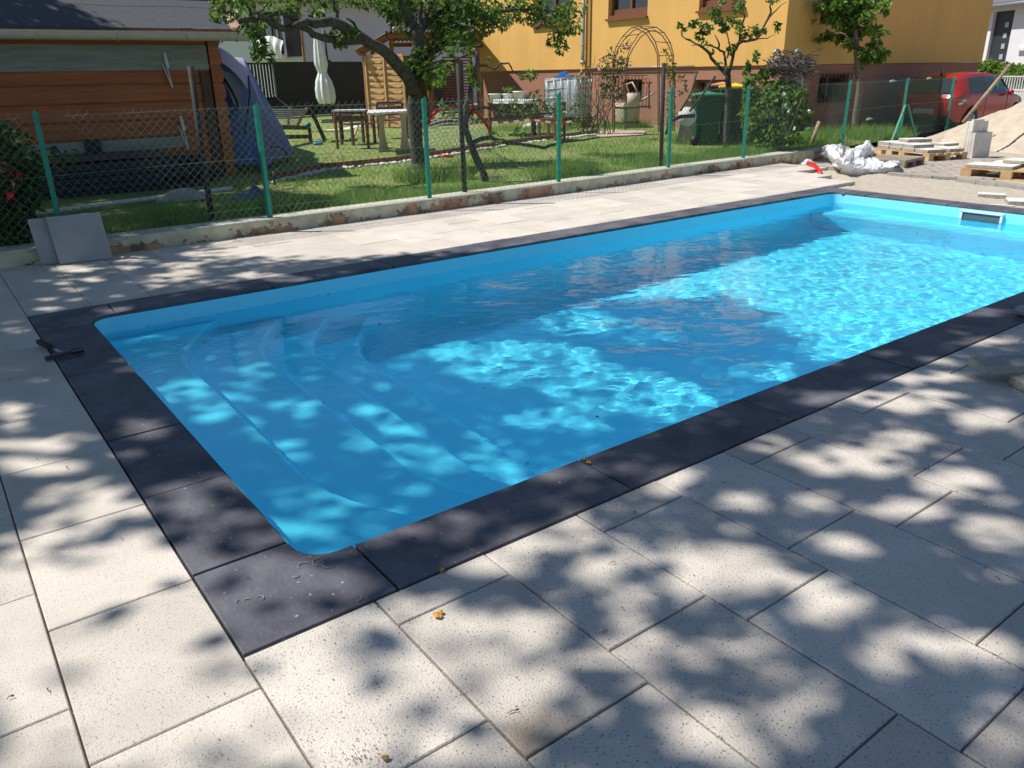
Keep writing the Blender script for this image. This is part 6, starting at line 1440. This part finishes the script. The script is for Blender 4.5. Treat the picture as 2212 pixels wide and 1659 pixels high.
# ================================================================ THINGS ON THE TERRACE
def lean(x0, x1, yb, yt, zt, th, lab):
    b = MB(); L_ = Vector((x1-x0,-.03,0)); up_ = Vector((-.02,yt-yb,zt)); n_ = up_.cross(L_).normalized()*-th; n_ = n_ if n_.y > 0 else -n_
    a = Vector((x0,yb,.004)); P = [a, a+L_, a+L_+up_, a+up_]
    b.add(P+[p+n_ for p in P], [(0,1,2,3),(7,6,5,4),(1,0,4,5),(2,1,5,6),(3,2,6,7),(0,3,7,4)])
    o = b.done('paving_slab', [M['slab_blue']], bevel=.003); return tag(o, lab, 'paving slab', 'slabs leaning on the garden wall')
lean(.32, .74, 5.96, 6.005, .39, .035, 'rear slab of the two leaning on the wall at the left, mostly covered')
lean(.45, .87, 5.885, 5.955, .40, .035, 'front slab of the two leaning on the wall at the left')
dX = Vector((.84,-.54,0)).normalized(); dY = Vector((.54,.84,0)).normalized()
def block(c0, L_, W_, z0, z1, lab):
    b = MB(); c = Vector(c0); P = [c, c+dX*L_, c+dX*L_+dY*W_, c+dY*W_]; P = [Vector((p.x,p.y,z0)) for p in P]
    b.add(P+[p+Vector((0,0,z1-z0)) for p in P], [(3,2,1,0),(4,5,6,7),(0,1,5,4),(1,2,6,5),(2,3,7,6),(3,0,4,7)])
    return tag(b.done('concrete_block', M['concrete'], bevel=.006), lab, 'concrete block', 'offcuts on the near terrace')
block((3.60,-.335,0), .60, .155, .053, .098, 'upper grey concrete offcut resting across another one at the right edge')
block((3.63,-.51,0), .6, .13, .002, .052, 'lower grey concrete offcut lying on the pavers at the right edge')
b = MB(); b.ball((5.0,.06,.035), (.07,.05,.035), 14, 8); tag(b.done('stone', M['concrete'], sub=1), 'rounded grey stone on the dark coping at the right edge', 'stone')
# hammer on the coping
hm = thing('hammer', 'hammer with dark grip lying across the outer edge of the coping', 'hammer', (0,0,.005))
b = MB(); b.bar((-.045,3.105,.015),(.10,3.135,.018), .028, .024); b.tube([(.09,3.13,.02),(.155,3.145,.02)], .019, 10); b.done('head', mat('steel', (.10,.10,.11), .35, metal=.8), hm)
b = MB(); b.tube([(.06,3.13,.02),(.035,3.2,.02),(.02,3.25,.022)], .009, 8); b.done('handle', M['galv'], hm)
b = MB(); b.tube([(.02,3.25,.022),(.0,3.33,.024),(-.02,3.42,.024),(-.03,3.46,.022)], [.015,.018,.02,.016], 10); b.done('grip', mat('rubber', (.02,.02,.022), .7), hm)
# fallen leaves, twigs and grit
for px, py, r, lab in ((955,1233,.012,'small yellow leaf on the joint below the coping'),(945,1330,.017,'larger yellow leaf of the pair on the sunlit paver'),(953,1323,.010,'smaller yellow leaf touching the larger one'),(832,1637,.010,'yellow leaf near the bottom edge of the picture'),(1262,992,.012,'yellow leaf lying in the joint of the coping'),(1272,999,.014,'second yellow leaf in the same coping joint'),(1300,1360,.012,'pale pebble on the sunlit paver')):
    c = gz(px,py,.006); b = MB(); a = random.uniform(0,6)
    pts = [(r*math.cos(t)*(1.2 if math.cos(t) > 0 else 1)*math.cos(a)-r*.7*math.sin(t)*math.sin(a), r*math.cos(t)*math.sin(a)+r*.7*math.sin(t)*math.cos(a)) for t in [i*.785 for i in range(8)]]
    b.add([(x,y,.001+.004*(i%2)) for i,(x,y) in enumerate(pts)]+[(0,0,.007)], [(i,(i+1)%8,8) for i in range(8)]); o = b.done('fallen_leaf' if 'pebble' not in lab else 'pebble', M['leafdry'] if 'pebble' not in lab else M['beige']); o.location = c; tag(o, lab, 'leaf' if 'pebble' not in lab else 'pebble')
b = MB()
for _ in range(170):
    x = random.uniform(-1.2,4.5); y = random.uniform(-1.6,5.9)
    if PX0-.02 < x and PY0-.02 < y < PY1+.02: continue
    if random.random() < .3 and y > 1: continue
    a = random.uniform(0,6.28); L_ = random.uniform(.008,.026); p = Vector((x,y,.005)); q = p+Vector((math.cos(a),math.sin(a),0))*L_
    b.tube([p, (p+q)/2+Vector((random.gauss(0,.003),random.gauss(0,.003),.004)), q], [.0012,.0016,.0006], 4)
    if random.random() < .35: b.leaf(q+Vector((0,0,.003)), .012, .006)
o = b.done('litter', M['twig']); o['kind'] = 'stuff'
b = MB()
for _ in range(160):
    a = random.uniform(0,6.28); q = abs(random.gauss(0,.07)); c = gz(775,1640,0); s = random.uniform(.001,.0024); b.ball((c.x+q*math.cos(a)*1.4, c.y+q*math.sin(a), .002), (s,s*.8,s*.6), 5, 3)
for _ in range(260):
    x = random.uniform(-.4,3.5); y = -abs(random.gauss(0,.6)); s = random.uniform(.001,.0028); b.ball((x,y,.002), (s,s,s*.6), 5, 3)
o = b.done('grit', mat('gritm', (.20,.19,.15), .9)); o['kind'] = 'stuff'
# a few leaves floating on the water
b = MB()
for px, py in ((1046,838),(1290,452*0+900),(1700,433),(1490,455),(1650,470),(1905,492),(1980,505),(820,700),(700,870),(1140,1000)):
    c = gz(px,py,-.128); b.leaf(c, .022, .012, Vector((random.gauss(0,1),random.gauss(0,1),.05)))
for _ in range(60):
    x = random.uniform(.4,8.9); c = Vector((x, PY1-random.uniform(.004,.03), -.127)); b.leaf(c, .012, .007, Vector((1,random.gauss(0,.4),.1)))
o = b.done('floating_debris', M['twig']); o['kind'] = 'stuff'
